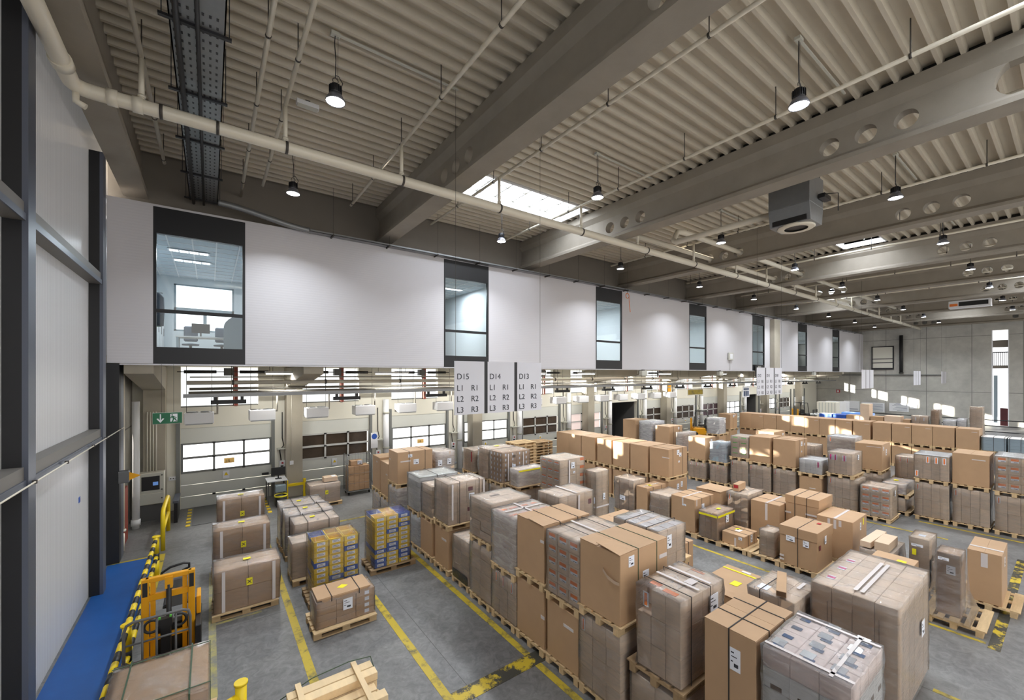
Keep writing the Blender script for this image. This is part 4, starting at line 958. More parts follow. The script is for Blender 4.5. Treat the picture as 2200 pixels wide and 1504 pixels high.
RZ = random.Random(3)
def load(kind, X0, Y0, LX, LY, z0, z1, phrase, o=None):
    o = o or {}; L = (LX, LY, z1-z0)
    cat = o.get('cat', 'carton' if kind == 'box' else 'pallet load')
    name = o.get('name', 'brown_carton' if kind == 'box' else 'wrapped_load')
    t = thing(name, phrase, cat, (X0+LX/2, Y0+LY/2, z0), o.get('rz', RZ.uniform(-.006, .006)), o.get('group'))
    cm = o.get('cm', 'kraft' if kind == 'box' else 'kraftg')
    if kind == 'box':
        h = L[2]; top = .006; b = MB()
        if o.get('hollow'):
            b.box(-LX/2,-LY/2,0,LX/2,LY/2,.01).box(-LX/2,-LY/2,0,-LX/2+.01,LY/2,h).box(LX/2-.01,-LY/2,0,LX/2,LY/2,h).box(-LX/2,-LY/2,0,LX/2,-LY/2+.01,h).box(-LX/2,LY/2-.01,0,LX/2,LY/2,h); b.build('carton_body', cm, t)
        else: b.box(-LX/2,-LY/2,0,LX/2,LY/2,h-top-.001); b.build('carton_body', cm, t, None, .008)
        if o.get('lid'):
            d = o['lid']; l = MB(); l.box(-LX/2-.012,-LY/2-.012,h-d,LX/2+.012,LY/2+.012,h+.006); l.build('lid', cm, t, None, .006)
        elif o.get('flap') and o['flap'] > .5:
            # front flap lifted along the -X edge, the rest lying flat
            w = LX*.30
            MB().box(-LX/2+w+.006,-LY/2,h-top,LX/2,LY/2,h).build('top_flap', cm, t)
            n = MB(); a = o['flap']-.5
            n.v += [(-LX/2-.02,-LY/2-.01,h+.0),(-LX/2+w,-LY/2,h+.004),(-LX/2+w,LY/2*.1,h+.004),(-LX/2-.02,LY/2*.1,h+.05*a)]
            n.v += [(x, y, z+.007) for x, y, z in n.v]
            for q in ((3,2,1,0),(4,5,6,7),(0,1,5,4),(1,2,6,5),(2,3,7,6),(3,0,4,7)): n.face(list(q))
            n.build('lifted_flap', cm, t)
            n = MB(); n.box(-LX/2-.004,LY*.06,h-top,-LX/2+w,LY/2,h+.001); n.build('top_flap', cm, t)
        else:
            for sy in (-1, 1):
                f = MB(); f.box(-LX/2, min(0.0025*sy, sy*LY/2), h-top, LX/2, max(.0025*sy, sy*LY/2), h) if o.get('seam', 'x') == 'x' else f.box(min(.0025*sy, sy*LX/2), -LY/2, h-top, max(.0025*sy, sy*LX/2), LY/2, h)
                f.build('top_flap', cm, t)
        Lp = L
    else:
        nx, ny, nz = o.get('grid', (3, 3, 4)); gap = .005
        c = (LX/nx-gap, LY/ny-gap, L[2]/nz-.003)
        me = carton_mesh(c, o.get('style'), cm); me2 = carton_mesh(c, o.get('style2'), o.get('cm2', cm)) if 'style2' in o or 'cm2' in o else me
        jt = o.get('jit', .003)
        for k in range(nz):
            for i in range(nx):
                for j in range(ny):
                    if not (i == 0 or j == 0 or k == nz-1 or (o.get('right') and i == nx-1)): continue
                    use = me2 if (k == nz-1 and o.get('topstyle')) else me
                    if o.get('skip') and (i, j, k) in o['skip']: continue
                    link(o.get('part', 'carton'), use, t, (-LX/2+LX*(i+.5)/nx+RZ.uniform(-jt, jt), -LY/2+LY*(j+.5)/ny+RZ.uniform(-jt, jt), L[2]*k/nz+.001))
        Lp = (LX+.004, LY+.004, L[2]+.002)
        if o.get('sheet'): MB().box(-LX/2-.01,-LY/2-.01,L[2],LX/2+.01,LY/2+.01,L[2]+.012).build('cover_sheet', o['sheet'], t); Lp = (Lp[0]+.02, Lp[1]+.02, L[2]+.014)
        fm = o.get('film', 'film')
        if fm:
            me = film_shell(Lp, .012, o.get('fj', .007), .16, True, len(bpy.data.objects)); me.materials.append(M[fm]); me.materials.append(M['film_top' if fm == 'film' else fm]); link('stretch_wrap', me, t)
    g = 0. if kind == 'box' else (.012 if o.get('lab_in') else .026)
    if o.get('lid'): g = .014
    Ls = Lp if kind == 'box' else (Lp[0]+.05, Lp[1]+.05, Lp[2]+.026)
    if o.get('lid'): Ls = (LX+.03, LY+.03, L[2]+.006)
    for ax, fr in o.get('straps', ()): link('strap', strap_mesh(Ls, ax, fr, o.get('sw', .014), .004, o.get('sm', 'strap_black')), t)
    for (f, u, v, w, h) in o.get('labels', ()): add_label(t, L, f, u, v, w, h, g if f != 'top' else g+.004)
    for (f, u, v, w, h, m, nm) in o.get('marks', ()):
        inside = kind == 'wrap' and nm in ('picture_print', 'silver_print', 'orange_label', 'white_sheet', 'opening', 'notch', 'white_label', 'pink_sticker', 'orange_tag', 'seam', 'maroon_sticker', 'purple_stripe') and not o.get('sheet')
        gm = .003 if inside else g
        pb = MB(); patch(pb, L, f, u, v, w, h, 0, .004 if 'pink' not in nm and 'silver' not in nm else .006, gm if f != 'top' else gm+(.001 if inside else .004)); q = pb.build(nm, m, t)
        if nm == 'orange_tag':
            sb = MB(); patch(sb, L, f, u, v, w*.5, h*.86, 0, .006, gm); sb.build('print', 'orange', q)
        if nm == 'cross_sticker' and f != 'top':
            cx = MB(); lx, ly, lz = L; x = -lx/2+u*lx; z = v*lz; y = -ly/2-g-.006
            for s in (-1, 1): cx.bar((x-.035, y, z-.035*s), (x+.035, y, z+.035*s), .004, .012)
            cx.build('cross', 'ink', q)
    if o.get('tail'):
        f, u, v, ln = o['tail']; lx, ly, lz = L; y = ly/2-u*ly; z = v*lz
        tb = MB(); pts = [(-lx/2-.005, y, z), (-lx/2-.05, y-.02, z+.02), (-lx/2-.06, y-.12, z-.05), (-lx/2-.03, y-.22, z-.1), (-lx/2-.006, y-ln, z-.11)]
        n = len(tb.v)
        for p in pts: tb.v += [p, (p[0], p[1], p[2]-.05)]
        for i in range(len(pts)-1): tb.face([n+2*i, n+2*i+1, n+2*i+3, n+2*i+2])
        tb.build('tape_tail', 'tape_brown', t)
    return t
PALLET_SHORT = {}
def stack(X0, Y0, LX, LY, items, pal_old=False):
    """items from the floor up: (kind, z top, label, short words for its pallet, options)"""
    z = 0.
    for it in items:
        kind, zt, phrase, short, o = (list(it)+[{}])[:5]
        x0, y0, lx, ly = o.get('at', (X0, Y0, LX, LY))
        px, py = o.get('pat', (x0+.57, y0+ly/2))
        if not o.get('nopal'): pallet(px, py, z, 'wooden pallet under '+short, o.get('old', pal_old), 0.)
        load(kind, x0, y0, lx, ly, z+.145, zt, phrase, o); z = zt+.002
tags3 = [('-x', .2, .86, .05, .2, 'paper', 'orange_tag'), ('-x', .5, .84, .05, .2, 'paper', 'orange_tag'), ('-x', .85, .82, .05, .2, 'paper', 'orange_tag')]
tag1 = [('-x', .1, .86, .06, .2, 'paper', 'orange_tag')]
seam = lambda *s: {'marks': [(f, .5, .5, .003, 0, 'ink', 'x') for f in s]}
# front row along the yellow line, nearest stack first
stack(4.85, 3.96, 1.16, .82, [
 ('wrap', 1.25, 'wrapped cartons at floor level under the carton with lifted flap', 'the bottom wrapped load of the lifted flap stack', {'grid': (2,3,4), 'marks': tag1, 'cm': 'kraftg'}),
 ('box', 2.45, 'brown carton with lifted lid flap and dangling tape tail', 'the carton with lifted flap and tape tail', {'flap': 1.5, 'straps': [('y',.36),('y',.76)], 'sm': 'strap_green', 'labels': [('-y',.22,.86,.13,.16),('-y',.52,.55,.15,.2)], 'marks': [('-y',.9,.75,.2,.06,'tape','tape_strip')], 'tail': ('-x',.62,.72,.3)})])
stack(4.86, 4.80, 1.18, .80, [
 ('box', 1.12, 'brown carton with slanting tape strip below the orange labelled cartons', 'the carton with slanting tape strip', {'marks': [('-x',.7,.72,.24,.05,'tape','tape_strip')], 'at': (4.86,4.82,1.18,.78)}),
 ('wrap', 2.34, 'wrapped cartons with five tiers of orange labels, beside the lifted flap', 'the five tiers of orange labelled cartons', {'grid': (4,3,5), 'style': 'orange', 'cm': 'kraft2', 'topstyle': 1, 'style2': 'orange', 'marks': [('top',.5,.5,.05,.8,'tape','tape_strip')], 'straps': [('y',.3),('y',.75)]})])
stack(4.85, 5.68, 1.17, .80, [
 ('box', 1.18, 'plain brown carton at floor level below the folded corner carton', 'the plain floor carton below the folded corner', {'marks': [('-x',.96,.55,.1,.06,'tape','tape_strip')]}),
 ('box', 2.37, 'tall brown carton with folded flap corner beside orange labelled cartons', 'the tall carton with folded flap corner', {'flap': 1.0, 'straps': [('y',.34),('y',.73)], 'marks': [('-x',.95,.72,.1,.05,'tape','tape_strip')]})])
stack(4.85, 6.53, 1.1, .84, [
 ('wrap', 1.0, 'wrapped floor load with three upright orange tags at its top edge', 'the floor load with three upright orange tags', {'grid': (3,3,3), 'marks': tags3}),
 ('wrap', 2.24, 'grey filmed load with maroon sticker and orange labels on top', 'the grey filmed load with a maroon sticker', {'grid': (3,3,3), 'film': 'film_milky', 'topstyle': 1, 'style2': None, 'marks': [('-x',.55,.42,.1,.12,'maroon','maroon_sticker')]+[('top',.12+.25*(k%4),.3+.45*(k//4),.2,.07,'orange','orange_label') for k in range(8)]+[('top',.5,.5,.05,.8,'tape','tape_strip'),('top',.5,.52,1.0,.05,'tape','tape_strip')]})])
stack(4.85, 7.42, 1.08, .86, [
 ('wrap', 1.31, 'dull wrapped cartons under the tall pile of flat cartons', 'the dull wrapped cartons below the flat carton pile', {'grid': (3,2,4)}),
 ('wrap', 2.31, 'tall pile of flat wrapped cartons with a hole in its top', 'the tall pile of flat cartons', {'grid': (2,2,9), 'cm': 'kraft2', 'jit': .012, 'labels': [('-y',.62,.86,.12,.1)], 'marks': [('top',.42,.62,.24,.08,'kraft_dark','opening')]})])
stack(4.88, 8.40, 1.05, .78, [('wrap', 1.15, 'low wrapped load with dark film bunched around its base', 'the low load with dark film at its base', {'grid': (2,2,3), 'marks': [('-x',.5,.1,.7,.2,'film_black','film_bunch')]})])
stack(4.86, 9.40, 1.08, .76, [
 ('box', 1.13, 'brown carton with tape strip under the two tier load', 'the taped floor carton below the two tier load', {'marks': [('-x',.7,.72,.25,.05,'tape','tape_strip')]}),
 ('wrap', 2.32, 'two tier load with maroon stickers and a white address label', 'the two tier load with maroon stickers', {'grid': (4,2,2), 'cm': 'kraft2', 'straps': [('y',.3),('y',.82)], 'labels': [('-y',.62,.62,.16,.16)], 'marks': [('-y',.6,.8,.13,.1,'maroon','maroon_sticker'),('-y',.58,.3,.13,.1,'maroon','maroon_sticker'),('-y',.1,.55,.05,.9,'tape','tape_strip'),('-y',.97,.55,.05,.9,'tape','tape_strip')]})])
stack(4.86, 10.36, 1.1, .74, [
 ('box', 1.04, 'plain brown floor carton under the narrow load of flat bales', 'the floor carton below the flat bales', {}),
 ('wrap', 2.03, 'narrow load of flat grey bales behind the two tier load', 'the narrow load of flat bales', {'grid': (1,1,7), 'jit': .015, 'at': (4.88,10.4,1.0,.68)})])
stack(4.86, 11.15, 1.2, .88, [
 ('wrap', .98, 'white filmed floor load below the grey cover sheet load', 'the white floor load below the cover sheet', {'grid': (2,2,4), 'cm': 'white_board', 'film': 'film_milky'}),
 ('wrap', 2.12, 'white layered load topped by a flat grey cover sheet', 'the white layered load with a grey cover sheet', {'grid': (2,2,7), 'cm': 'white_board', 'sheet': 'ltgrey', 'straps': [('y',.45)]})])
stack(4.85, 12.86, 1.21, .82, [
 ('wrap', 1.43, 'pale wrapped load under the tall carton before the daylit door', 'the pale load below the tall strapped carton', {'grid': (3,2,3), 'film': 'film_milky'}),
 ('box', 2.59, 'tall brown carton with two straps before the daylit dock door', 'the tall strapped carton before the daylit door', {'straps': [('y',.32),('y',.78)], 'labels': [('-y',.35,.86,.14,.1),('-y',.52,.65,.18,.16)], 'marks': [('-y',.22,.7,.34,.04,'tape','tape_strip'),('-x',.15,.7,.12,.04,'tape','tape_strip')]})])
stack(4.86, 13.74, 1.2, .8, [
 ('wrap', .80, 'pale wrapped floor load under the shorter of two far cartons', 'the pale load below the shorter far carton', {'grid': (3,2,2), 'film': 'film_milky'}),
 ('box', 2.07, 'shorter of two brown cartons left of the tall strapped carton', 'the shorter of the two far cartons', {'marks': [('-x',.8,.66,.16,.04,'tape','tape_strip')]})])
stack(4.86, 14.6, 1.2, .8, [
 ('wrap', .86, 'pale wrapped floor load at the far end of the front row', 'the pale load at the front row end', {'grid': (3,2,2), 'film': 'film_milky'}),
 ('box', 2.14, 'farthest brown carton of the front row with torn tape handle', 'the farthest carton of the front row', {'marks': [('-x',.6,.84,.12,.05,'tape','tape_strip')]})])
stack(6.35, 13.2, .72, .85, [
 ('wrap', 1.3, 'wrapped floor load behind the tall strapped carton', 'the floor load behind the tall strapped carton', {'grid': (2,2,3)}),
 ('wrap', 2.38, 'wrapped load with sagging white film behind the tall strapped carton', 'the sagging white film load', {'grid': (2,2,3), 'film': 'film_milky', 'fj': .02, 'labels': [('-y',.2,.6,.16,.2),('-y',.7,.62,.16,.2),('-y',.4,.3,.1,.1)]})])
# second row behind it
stack(8.5, 14.27, 1.2, .85, [
 ('wrap', 1.05, 'floor load under the tall wrapped cartons by the forklift', 'the floor load nearest the small forklift', {'grid': (3,2,2)}),
 ('wrap', 2.06, 'wrapped upright cartons with red stripe beside the small forklift', 'the upright cartons beside the small forklift', {'grid': (3,4,1), 'fj': .02, 'marks': [('-x',.86,.7,.06,.4,'red','red_stripe')]})])
stack(8.5, 13.2, 1.25, .7, [
 ('wrap', 1.0, 'floor load under the wrapped cartons with a loose film ear', 'the floor load below the loose film ear', {'grid': (3,2,2)}),
 ('wrap', 2.26, 'wrapped cartons with a loose film ear at the upper corner', 'the wrapped cartons with a loose film ear', {'grid': (3,2,5), 'cm': 'kraft2', 'fj': .02, 'marks': [('top',.5,.5,.2,.1,'yellow_lab','yellow_sticker')]})])
stack(8.5, 12.26, 1.26, .8, [
 ('wrap', 1.03, 'floor load under the many small white tagged cartons', 'the floor load below the white tagged cartons', {'grid': (2,2,2)}),
 ('wrap', 2.27, 'stacked small cartons with white tags and two film bands', 'the small white tagged cartons', {'grid': (4,4,6), 'cm': 'kraft', 'style': 'dots', 'labels': [('-y',.4,.5,.16,.18)], 'marks': [('-y',.2,.5,.05,.98,'tape','film_band'),('-y',.75,.5,.05,.98,'tape','film_band'),('-y',.42,.84,.13,.1,'kraft_dark','opening')]})])
stack(8.55, 11.4, 1.2, .72, [
 ('wrap', 1.06, 'floor load with address label under the yellow banded bundle', 'the floor load below the yellow banded bundle', {'grid': (3,2,2), 'labels': [('-y',.82,.75,.15,.2)]}),
 ('wrap', 1.78, 'low silvery wrapped bundle with a yellow tape band', 'the silvery bundle with yellow band', {'grid': (3,1,2), 'film': 'film_milky', 'old': True, 'at': (8.6,11.45,1.15,.5), 'pat': (9.12,11.75), 'marks': [('-y',.5,.93,1.1,.05,'yellow_lab','yellow_tape')]})])
stack(8.95, 9.72, 1.12, .92, [
 ('wrap', 1.18, 'floor load under the cartons with small orange labels', 'the floor load below the small orange labels', {'grid': (3,2,2)}),
 ('wrap', 2.36, 'wrapped cartons with small orange labels and an address label', 'the cartons with small orange labels', {'grid': (3,3,4), 'style': 'orange_small', 'labels': [('-y',.5,.8,.16,.2),('-y',.55,.58,.08,.07)], 'marks': [('-y',.36,.5,.06,.98,'tape','tape_strip')]+[('-y',.9,.2+.25*k,.2,.09,'orange','orange_label') for k in range(4)]})])
stack(6.62, 7.2, 1.14, .76, [
 ('wrap', 1.15, 'floor load under the rounded load with white tape cross', 'the floor load below the white tape cross', {'grid': (3,2,3)}),
 ('wrap', 2.2, 'wrapped load of slim cartons with white tape across its top', 'the slim cartons with white tape', {'grid': (4,5,1), 'cm': 'kraft2', 'marks': [('top',.5,.5,.06,.76,'tape','tape_strip'),('-y',.55,.75,.06,.4,'tape','tape_strip'),('-y',.9,.72,.1,.12,'maroon','maroon_sticker')]})])
stack(7.3, 5.85, .95, .78, [
 ('wrap', .9, 'floor load under the flat brown carton with corner flap', 'the floor load below the flat corner flap carton', {'grid': (2,2,2)}),
 ('box', 1.78, 'brown carton half hidden behind the load of white sheets', 'the half hidden carton behind the white sheets', {'flap': .8})])
stack(6.45, 4.42, .83, 1.0, [
 ('wrap', 1.42, 'wrapped floor load under the load with white sheets on top', 'the floor load below the white sheets', {'grid': (2,3,3), 'pat': (7.0,4.92)}),
 ('wrap', 2.28, 'wrapped load with rows of white sheets on top', 'the load with white sheets on top', {'grid': (3,3,3), 'cm': 'kraft2', 'pat': (7.0,4.92), 'labels': [('-y',.35,.7,.14,.24)], 'straps': [('x',.25),('x',.7)], 'marks': [('top',.17+.33*(k%3),.12+.25*(k//3),.25,.18,'tape','white_sheet') for k in range(12)]})])
stack(7.58, 4.95, .9, .8, [('box', 1.5, 'brown carton with address label low behind the white sheet load', 'the low carton behind the white sheet load', {'straps': [('y',.5),('y',.8)], 'labels': [('-y',.3,.7,.14,.2)]})])
stack(10.0, 9.15, .6, .45, [('wrap', 1.96, 'tall narrow wrapped carton with a tape belt', 'the tall narrow carton with tape belt', {'grid': (2,2,1), 'labels': [('-x',.75,.5,.2,.2),('-y',.6,.55,.1,.2)], 'marks': [('-x',.5,.38,.44,.05,'tape','tape_belt'),('-y',.5,.38,.58,.05,'tape','tape_belt')]})])
# near loads at the right of the front row
stack(4.95, 3.06, 1.08, .68, [
 ('wrap', .83, 'grey cartons at floor level below the tall filmed cartons', 'the grey floor cartons below the tall filmed load', {'grid': (2,2,2), 'at': (4.93,3.05,1.12,.78)}),
 ('wrap', 2.12, 'tall filmed cartons with white tapes and orange labels on top', 'the tall filmed cartons with white top tapes', {'grid': (4,3,3), 'cm': 'kraft2', 'old': True, 'pat': (5.5,3.44), 'fj': .012, 'skip': [(0,2,2)], 'straps': [('y',.2),('y',.62)], 'labels': [('-y',.72,.8,.22,.24)], 'marks': [('-x',.22,.85,.09,.2,'paper','orange_tag'),('top',.42,.5,.05,.66,'tape','tape_strip'),('top',.7,.5,.05,.66,'tape','tape_strip'),('top',.12,.34,.09,.2,'orange','orange_label'),('top',.16,.72,.09,.16,'orange','orange_label'),('top',.93,.5,.06,.2,'orange','orange_label'),('top',.55,.3,.2,.12,'tape','tape_patch')]})])
stack(4.95, 2.14, 1.0, .60, [('box', 2.1, 'tall brown carton with crossed dark straps and printed label', 'the tall carton with crossed straps', {'seam': 'y', 'straps': [('x',.5),('y',.33),('y',.74)], 'sm': 'strap_black', 'labels': [('-x',.62,.83,.12,.26)], 'at': (4.95,2.14,1.0,.60)})])
P2 = stack(4.95, 1.28, 1.05, .80, [('wrap', 2.1, 'filmed stack of white printed boxes with silver boxes on top', 'the filmed white printed boxes', {'grid': (4,3,9), 'cm': 'white_board', 'style': 'slot', 'cm2': 'pink_board', 'style2': None, 'topstyle': 1, 'jit': .006, 'fj': .012, 'lab_in': 1,
  'marks': [('top',.12+.25*(k%4),.14+.36*(k//4),.07,.1,'ink_blue','picture_print') for k in range(12)]+[('top',.2+.25*(k%4),.2+.34*(k//4),.13,.12,'silver_board','silver_print') for k in range(9)]+[('top',.5,.22,1.04,.035,'tape','tape_strip'),('top',.93,.5,.04,.8,'tape','tape_strip'),('top',.07,.5,.04,.8,'tape','tape_strip')]})])
stack(7.77, 1.5, 1.97, 1.03, [('wrap', 1.8, 'large wide wrapped load with pink stickers and white band on top', 'the large wide load with pink stickers', {'grid': (6,4,1), 'cm': 'kraft2', 'pat': (8.36,2.0), 'labels': [('-y',.72,.55,.2,.24)], 'marks': [('top',.2,.86,.16,.1,'paper','white_label'),('top',.2,.86,.07,.1,'pink','pink_sticker'),('top',.47,.86,.16,.1,'paper','white_label'),('top',.47,.86,.07,.1,'pink','pink_sticker'),('top',.7,.86,.16,.1,'paper','white_label'),('top',.7,.86,.07,.1,'pink','pink_sticker'),('top',.45,.5,1.5,.05,'tape','white_band'),('top',.45,.42,1.5,.05,'tape','white_band')]+[('-x',.2+.3*k,.5,.004,1.2,'kraft_dark','seam') for k in range(3)]})])
pallet(9.15, 2.0, 0, 'second wooden pallet under the large wide load with pink stickers')
t = stack(7.4, 2.63, .95, .70, [('wrap', 1.5, 'wrapped load with a long open carton lying on its film', 'the wrapped load with a long open carton', {'grid': (3,3,1), 'cm': 'kraft2', 'fj': .02, 'marks': [('top',.2,.75,.2,.16,'paper','white_label'),('top',.7,.2,.3,.05,'tape','tape_strip')], 'straps': [('x',.7)]})])
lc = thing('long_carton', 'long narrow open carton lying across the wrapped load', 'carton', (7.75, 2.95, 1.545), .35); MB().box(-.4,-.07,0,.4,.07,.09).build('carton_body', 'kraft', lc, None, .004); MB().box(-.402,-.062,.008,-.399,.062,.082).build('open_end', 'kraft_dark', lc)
stack(7.35, 3.45, 1.25, .82, [('box', 1.2, 'wide brown carton with yellow diamond and yellow tape', 'the wide carton with yellow diamond', {'flap': .9, 'marks': [('top',.45,.4,.2,.14,'yellow_lab','diamond_sticker'),('top',.85,.5,.05,.8,'tape_yellow','yellow_tape'),('top',.93,.5,.06,.16,'paper','white_label')], 'straps': [('y',.3)]})])
# middle row with the lidded carton
stack(12.21, 3.86, 1.09, .83, [('box', 1.13, 'brown carton with telescoping lid and red sticker on top', 'the lidded carton with red sticker', {'lid': .24, 'labels': [('-x',.3,.7,.2,.14),('-x',.72,.66,.13,.16),('-y',.5,.72,.12,.2)], 'marks': [('top',.75,.25,.12,.08,'red','red_sticker'),('-y',.15,.6,.1,.12,'maroon','red_sticker'),('-x',.06,.2,.1,.05,'tape','tape_strip'),('-x',.06,.1,.1,.05,'tape','tape_strip')], 'straps': [('x',.5)], 'seam': 'x'})])
stack(12.3, 4.86, .52, .36, [('wrap', .82, 'slim wrapped carton between the lidded carton and the small carton', 'the slim wrapped carton', {'grid': (1,2,1), 'pat': (12.78,5.1)})])
stack(12.27, 5.62, .8, .63, [('box', .47, 'small low brown carton with yellow and white stickers', 'the small low carton with stickers', {'straps': [('y',.3),('y',.75)], 'pat': (12.78,5.94), 'labels': [('-x',.82,.76,.1,.08),('-y',.55,.6,.12,.22)], 'marks': [('top',.5,.55,.2,.14,'paper','white_label'),('top',.62,.66,.14,.1,'yellow_lab','yellow_sticker'),('-x',.6,.3,.05,.26,'tape','tape_strip')]})])
stack(12.19, 6.36, 1.0, .55, [('wrap', .93, 'wrapped carton with a broad yellow tape band near the top', 'the carton with broad yellow band', {'grid': (2,3,1), 'cm': 'kraft', 'pat': (12.78,6.7), 'labels': [('-y',.55,.72,.16,.22)], 'marks': [('-x',.5,.9,.57,.06,'tape_yellow','yellow_tape'),('-y',.5,.9,1.02,.06,'tape_yellow','yellow_tape'),('top',.5,.4,.14,.1,'yellow_lab','yellow_sticker')]})])
stack(12.22, 7.08, 1.12, .82, [('box', 1.17, 'large brown carton with white tape ends beside the yellow banded carton', 'the large carton beside the yellow band', {'marks': [('-x',.5,.9,.05,.16,'tape','tape_strip'),('-y',.1,.9,.05,.2,'tape','tape_strip'),('top',.5,.5,1.12,.05,'tape','tape_strip'),('-x',.6,.08,.05,.14,'tape','tape_strip')], 'labels': [('-x',.56,.78,.14,.06),('-y',.42,.72,.16,.2)], 'straps': [('y',.36),('y',.8)]})])
stack(12.2, 7.98, 1.05, .70, [('wrap', 1.07, 'two tier small wrapped load left of the large white taped carton', 'the two tier small wrapped load', {'grid': (3,2,2), 'fj': .02})])
stack(12.2, 8.80, 1.08, .46, [('box', 1.16, 'brown carton with yellow sticker on top in the middle row', 'the carton with yellow top sticker', {'pat': (12.77,9.0), 'marks': [('top',.4,.5,.14,.12,'yellow_lab','yellow_sticker'),('top',.5,.5,.9,.04,'tape','tape_strip')], 'labels': [('-y',.3,.72,.14,.2),('-y',.7,.72,.14,.2)], 'straps': [('y',.3),('y',.75)]})])
stack(12.2, 9.38, .7, .85, [('wrap', 1.3, 'wrapped load with bunched film at its upper corner', 'the load with bunched upper film', {'grid': (2,4,1), 'fj': .025, 'labels': [('-x',.45,.4,.24,.16)]})])
stack(13.62, 7.0, .9, .84, [('box', 1.2, 'brown carton with open flap behind the large taped carton', 'the open flap carton of the second line', {'flap': .8, 'labels': [('-y',.75,.62,.14,.2)]})])
stack(13.7, 6.18, 1.05, .62, [('wrap', 1.28, 'wrapped load with collapsed film top holding a small box', 'the collapsed film load', {'grid': (3,3,2), 'fj': .03, 'marks': tag1})])
sb = thing('small_carton', 'small brown carton standing on the collapsed film load', 'carton', (14.1, 6.62, 1.31), .1); MB().box(-.3,-.09,0,.3,.09,.22).build('carton_body', 'kraft', sb, None, .004); MB().box(-.304,-.07,.1,-.3,.06,.2).build('label', 'red', sb)
stack(13.65, 5.25, 1.1, .81, [('box', 1.2, 'brown carton with long white tape hanging down its face', 'the carton with long hanging white tape', {'marks': [('-x',.55,.74,.07,.5,'tape','tape_strip'),('top',.5,.45,1.1,.06,'tape','tape_strip')], 'straps': [('y',.4)]})])
stack(14.0, 4.38, 1.05, .84, [('box', 1.5, 'tallest lidded brown carton of the second line with tape ends', 'the tallest lidded carton', {'lid': .22, 'marks': [('-x',.08,.62,.16,.05,'tape','tape_strip'),('-x',.8,.66,.3,.05,'tape','tape_strip'),('-x',.85,.58,.2,.05,'tape','tape_strip'),('-y',.6,.68,.08,.2,'yellow_lab','yellow_sticker'),('-x',.82,.34,.3,.05,'tape','tape_strip')], 'straps': [('x',.35),('x',.7)]})])
stack(13.64, 3.52, 1.21, .8, [('box', 1.2, 'brown carton with tape cross behind the red sticker carton', 'the tape cross carton', {'marks': [('top',.5,.5,1.2,.06,'tape','tape_strip'),('-x',.35,.9,.06,.16,'tape','tape_strip'),('-x',.52,.86,.06,.24,'tape','tape_strip'),('-x',.66,.9,.06,.16,'tape','tape_strip'),('-y',.75,.86,.09,.18,'yellow_lab','yellow_sticker')], 'labels': [('-y',.55,.78,.1,.2)]})])
# pieces near the right aisle
stack(12.85, 2.6, 1.3, .58, [('wrap', .86, 'wrapped low cartons with a long piece and a box on top', 'the low cartons with pieces on top', {'grid': (2,1,2), 'fj': .02})])
lp2 = thing('long_carton', 'long flat carton lying on the low wrapped cartons', 'carton', (13.5, 3.06, .9), -.03); MB().box(-.62,-.1,0,.62,.1,.14).build('carton_body', 'kraft2', lp2, None, .004)
sc2 = thing('small_carton', 'small carton on the low wrapped cartons beside the long piece', 'carton', (13.3, 2.78, .9), .0); MB().box(-.42,-.13,0,.42,.13,.2).build('carton_body', 'kraftg', sc2, None, .004)
stack(13.45, 2.05, .72, .34, [('wrap', 1.25, 'narrow upright wrapped carton with a leaning white strip', 'the narrow upright carton', {'grid': (1,1,1), 'labels': [('-x',.4,.85,.2,.06)], 'marks': [('-x',.25,.7,.07,.14,'yellow_lab','yellow_sticker'),('top',.4,.5,.16,.12,'paper','white_label')], 'pat': (14.0,1.98)})])
stack(13.45, 1.74, .5, .28, [('wrap', .78, 'small loosely wrapped cartons behind the tower carton', 'the loosely wrapped small cartons', {'grid': (2,2,3), 'fj': .02, 'nopal': 1})])
stack(11.0, 1.98, .92, .66, [('box', 1.22, 'brown carton with yellow diamond and torn white tape edge', 'the torn white tape edge carton', {'flap': .9, 'marks': [('top',.6,.3,.16,.14,'yellow_lab','diamond_sticker'),('top',.45,.35,.1,.06,'paper','white_label'),('top',.1,.12,.3,.06,'tape','tape_strip')], 'labels': [('-y',.6,.7,.1,.2)]})])
stack(11.1, 2.95, .7, .34, [('wrap', .72, 'open tray wrapped in glossy film beside the pink sticker load', 'the glossy filmed open tray', {'grid': (1,1,1), 'sheet': 'film_black', 'fj': .02})])
t = stack(12.3, 1.43, .52, .34, [('wrap', 1.41, 'tall tower carton in a film skirt on the right aisle', 'the tower carton with film skirt', {'grid': (1,1,1), 'cm': 'kraft', 'pat': (12.63,1.5), 'labels': [('-x',.3,.9,.16,.06),('-x',.62,.74,.13,.18)], 'film': 'film'})])
sk = MB(); a_ = [(-.27,-.18,1.27),(.27,-.18,1.27),(.27,.18,1.27),(-.27,.18,1.27)]; b_ = [(-.55,-.34,.0),(.6,-.34,.0),(.6,.42,.0),(-.55,.42,.0)]; m_ = [(-.36,-.2,.4),(.34,-.24,.4),(.34,.26,.4),(-.36,.26,.4)]
sk.v += b_+m_+a_
for q in range(2):
    for k in range(4): sk.face([q*4+k, q*4+(k+1) % 4, q*4+4+(k+1) % 4, q*4+4+k], 0, False)
tw = [o_ for o_ in bpy.data.objects if o_.get('label', '').startswith('tall tower carton')][0]; sk.build('film_skirt', 'film', tw)
stack(13.6, .98, 1.2, .5, [('box', 1.23, 'brown carton with hanging tape tail beside the tower carton', 'the carton beside the tower', {'pat': (14.17,1.17), 'marks': [('top',.3,.5,.08,.5,'tape','tape_strip'),('-x',.5,.84,.1,.3,'tape','tape_strip')], 'labels': [('-y',.5,.75,.1,.2)]})])
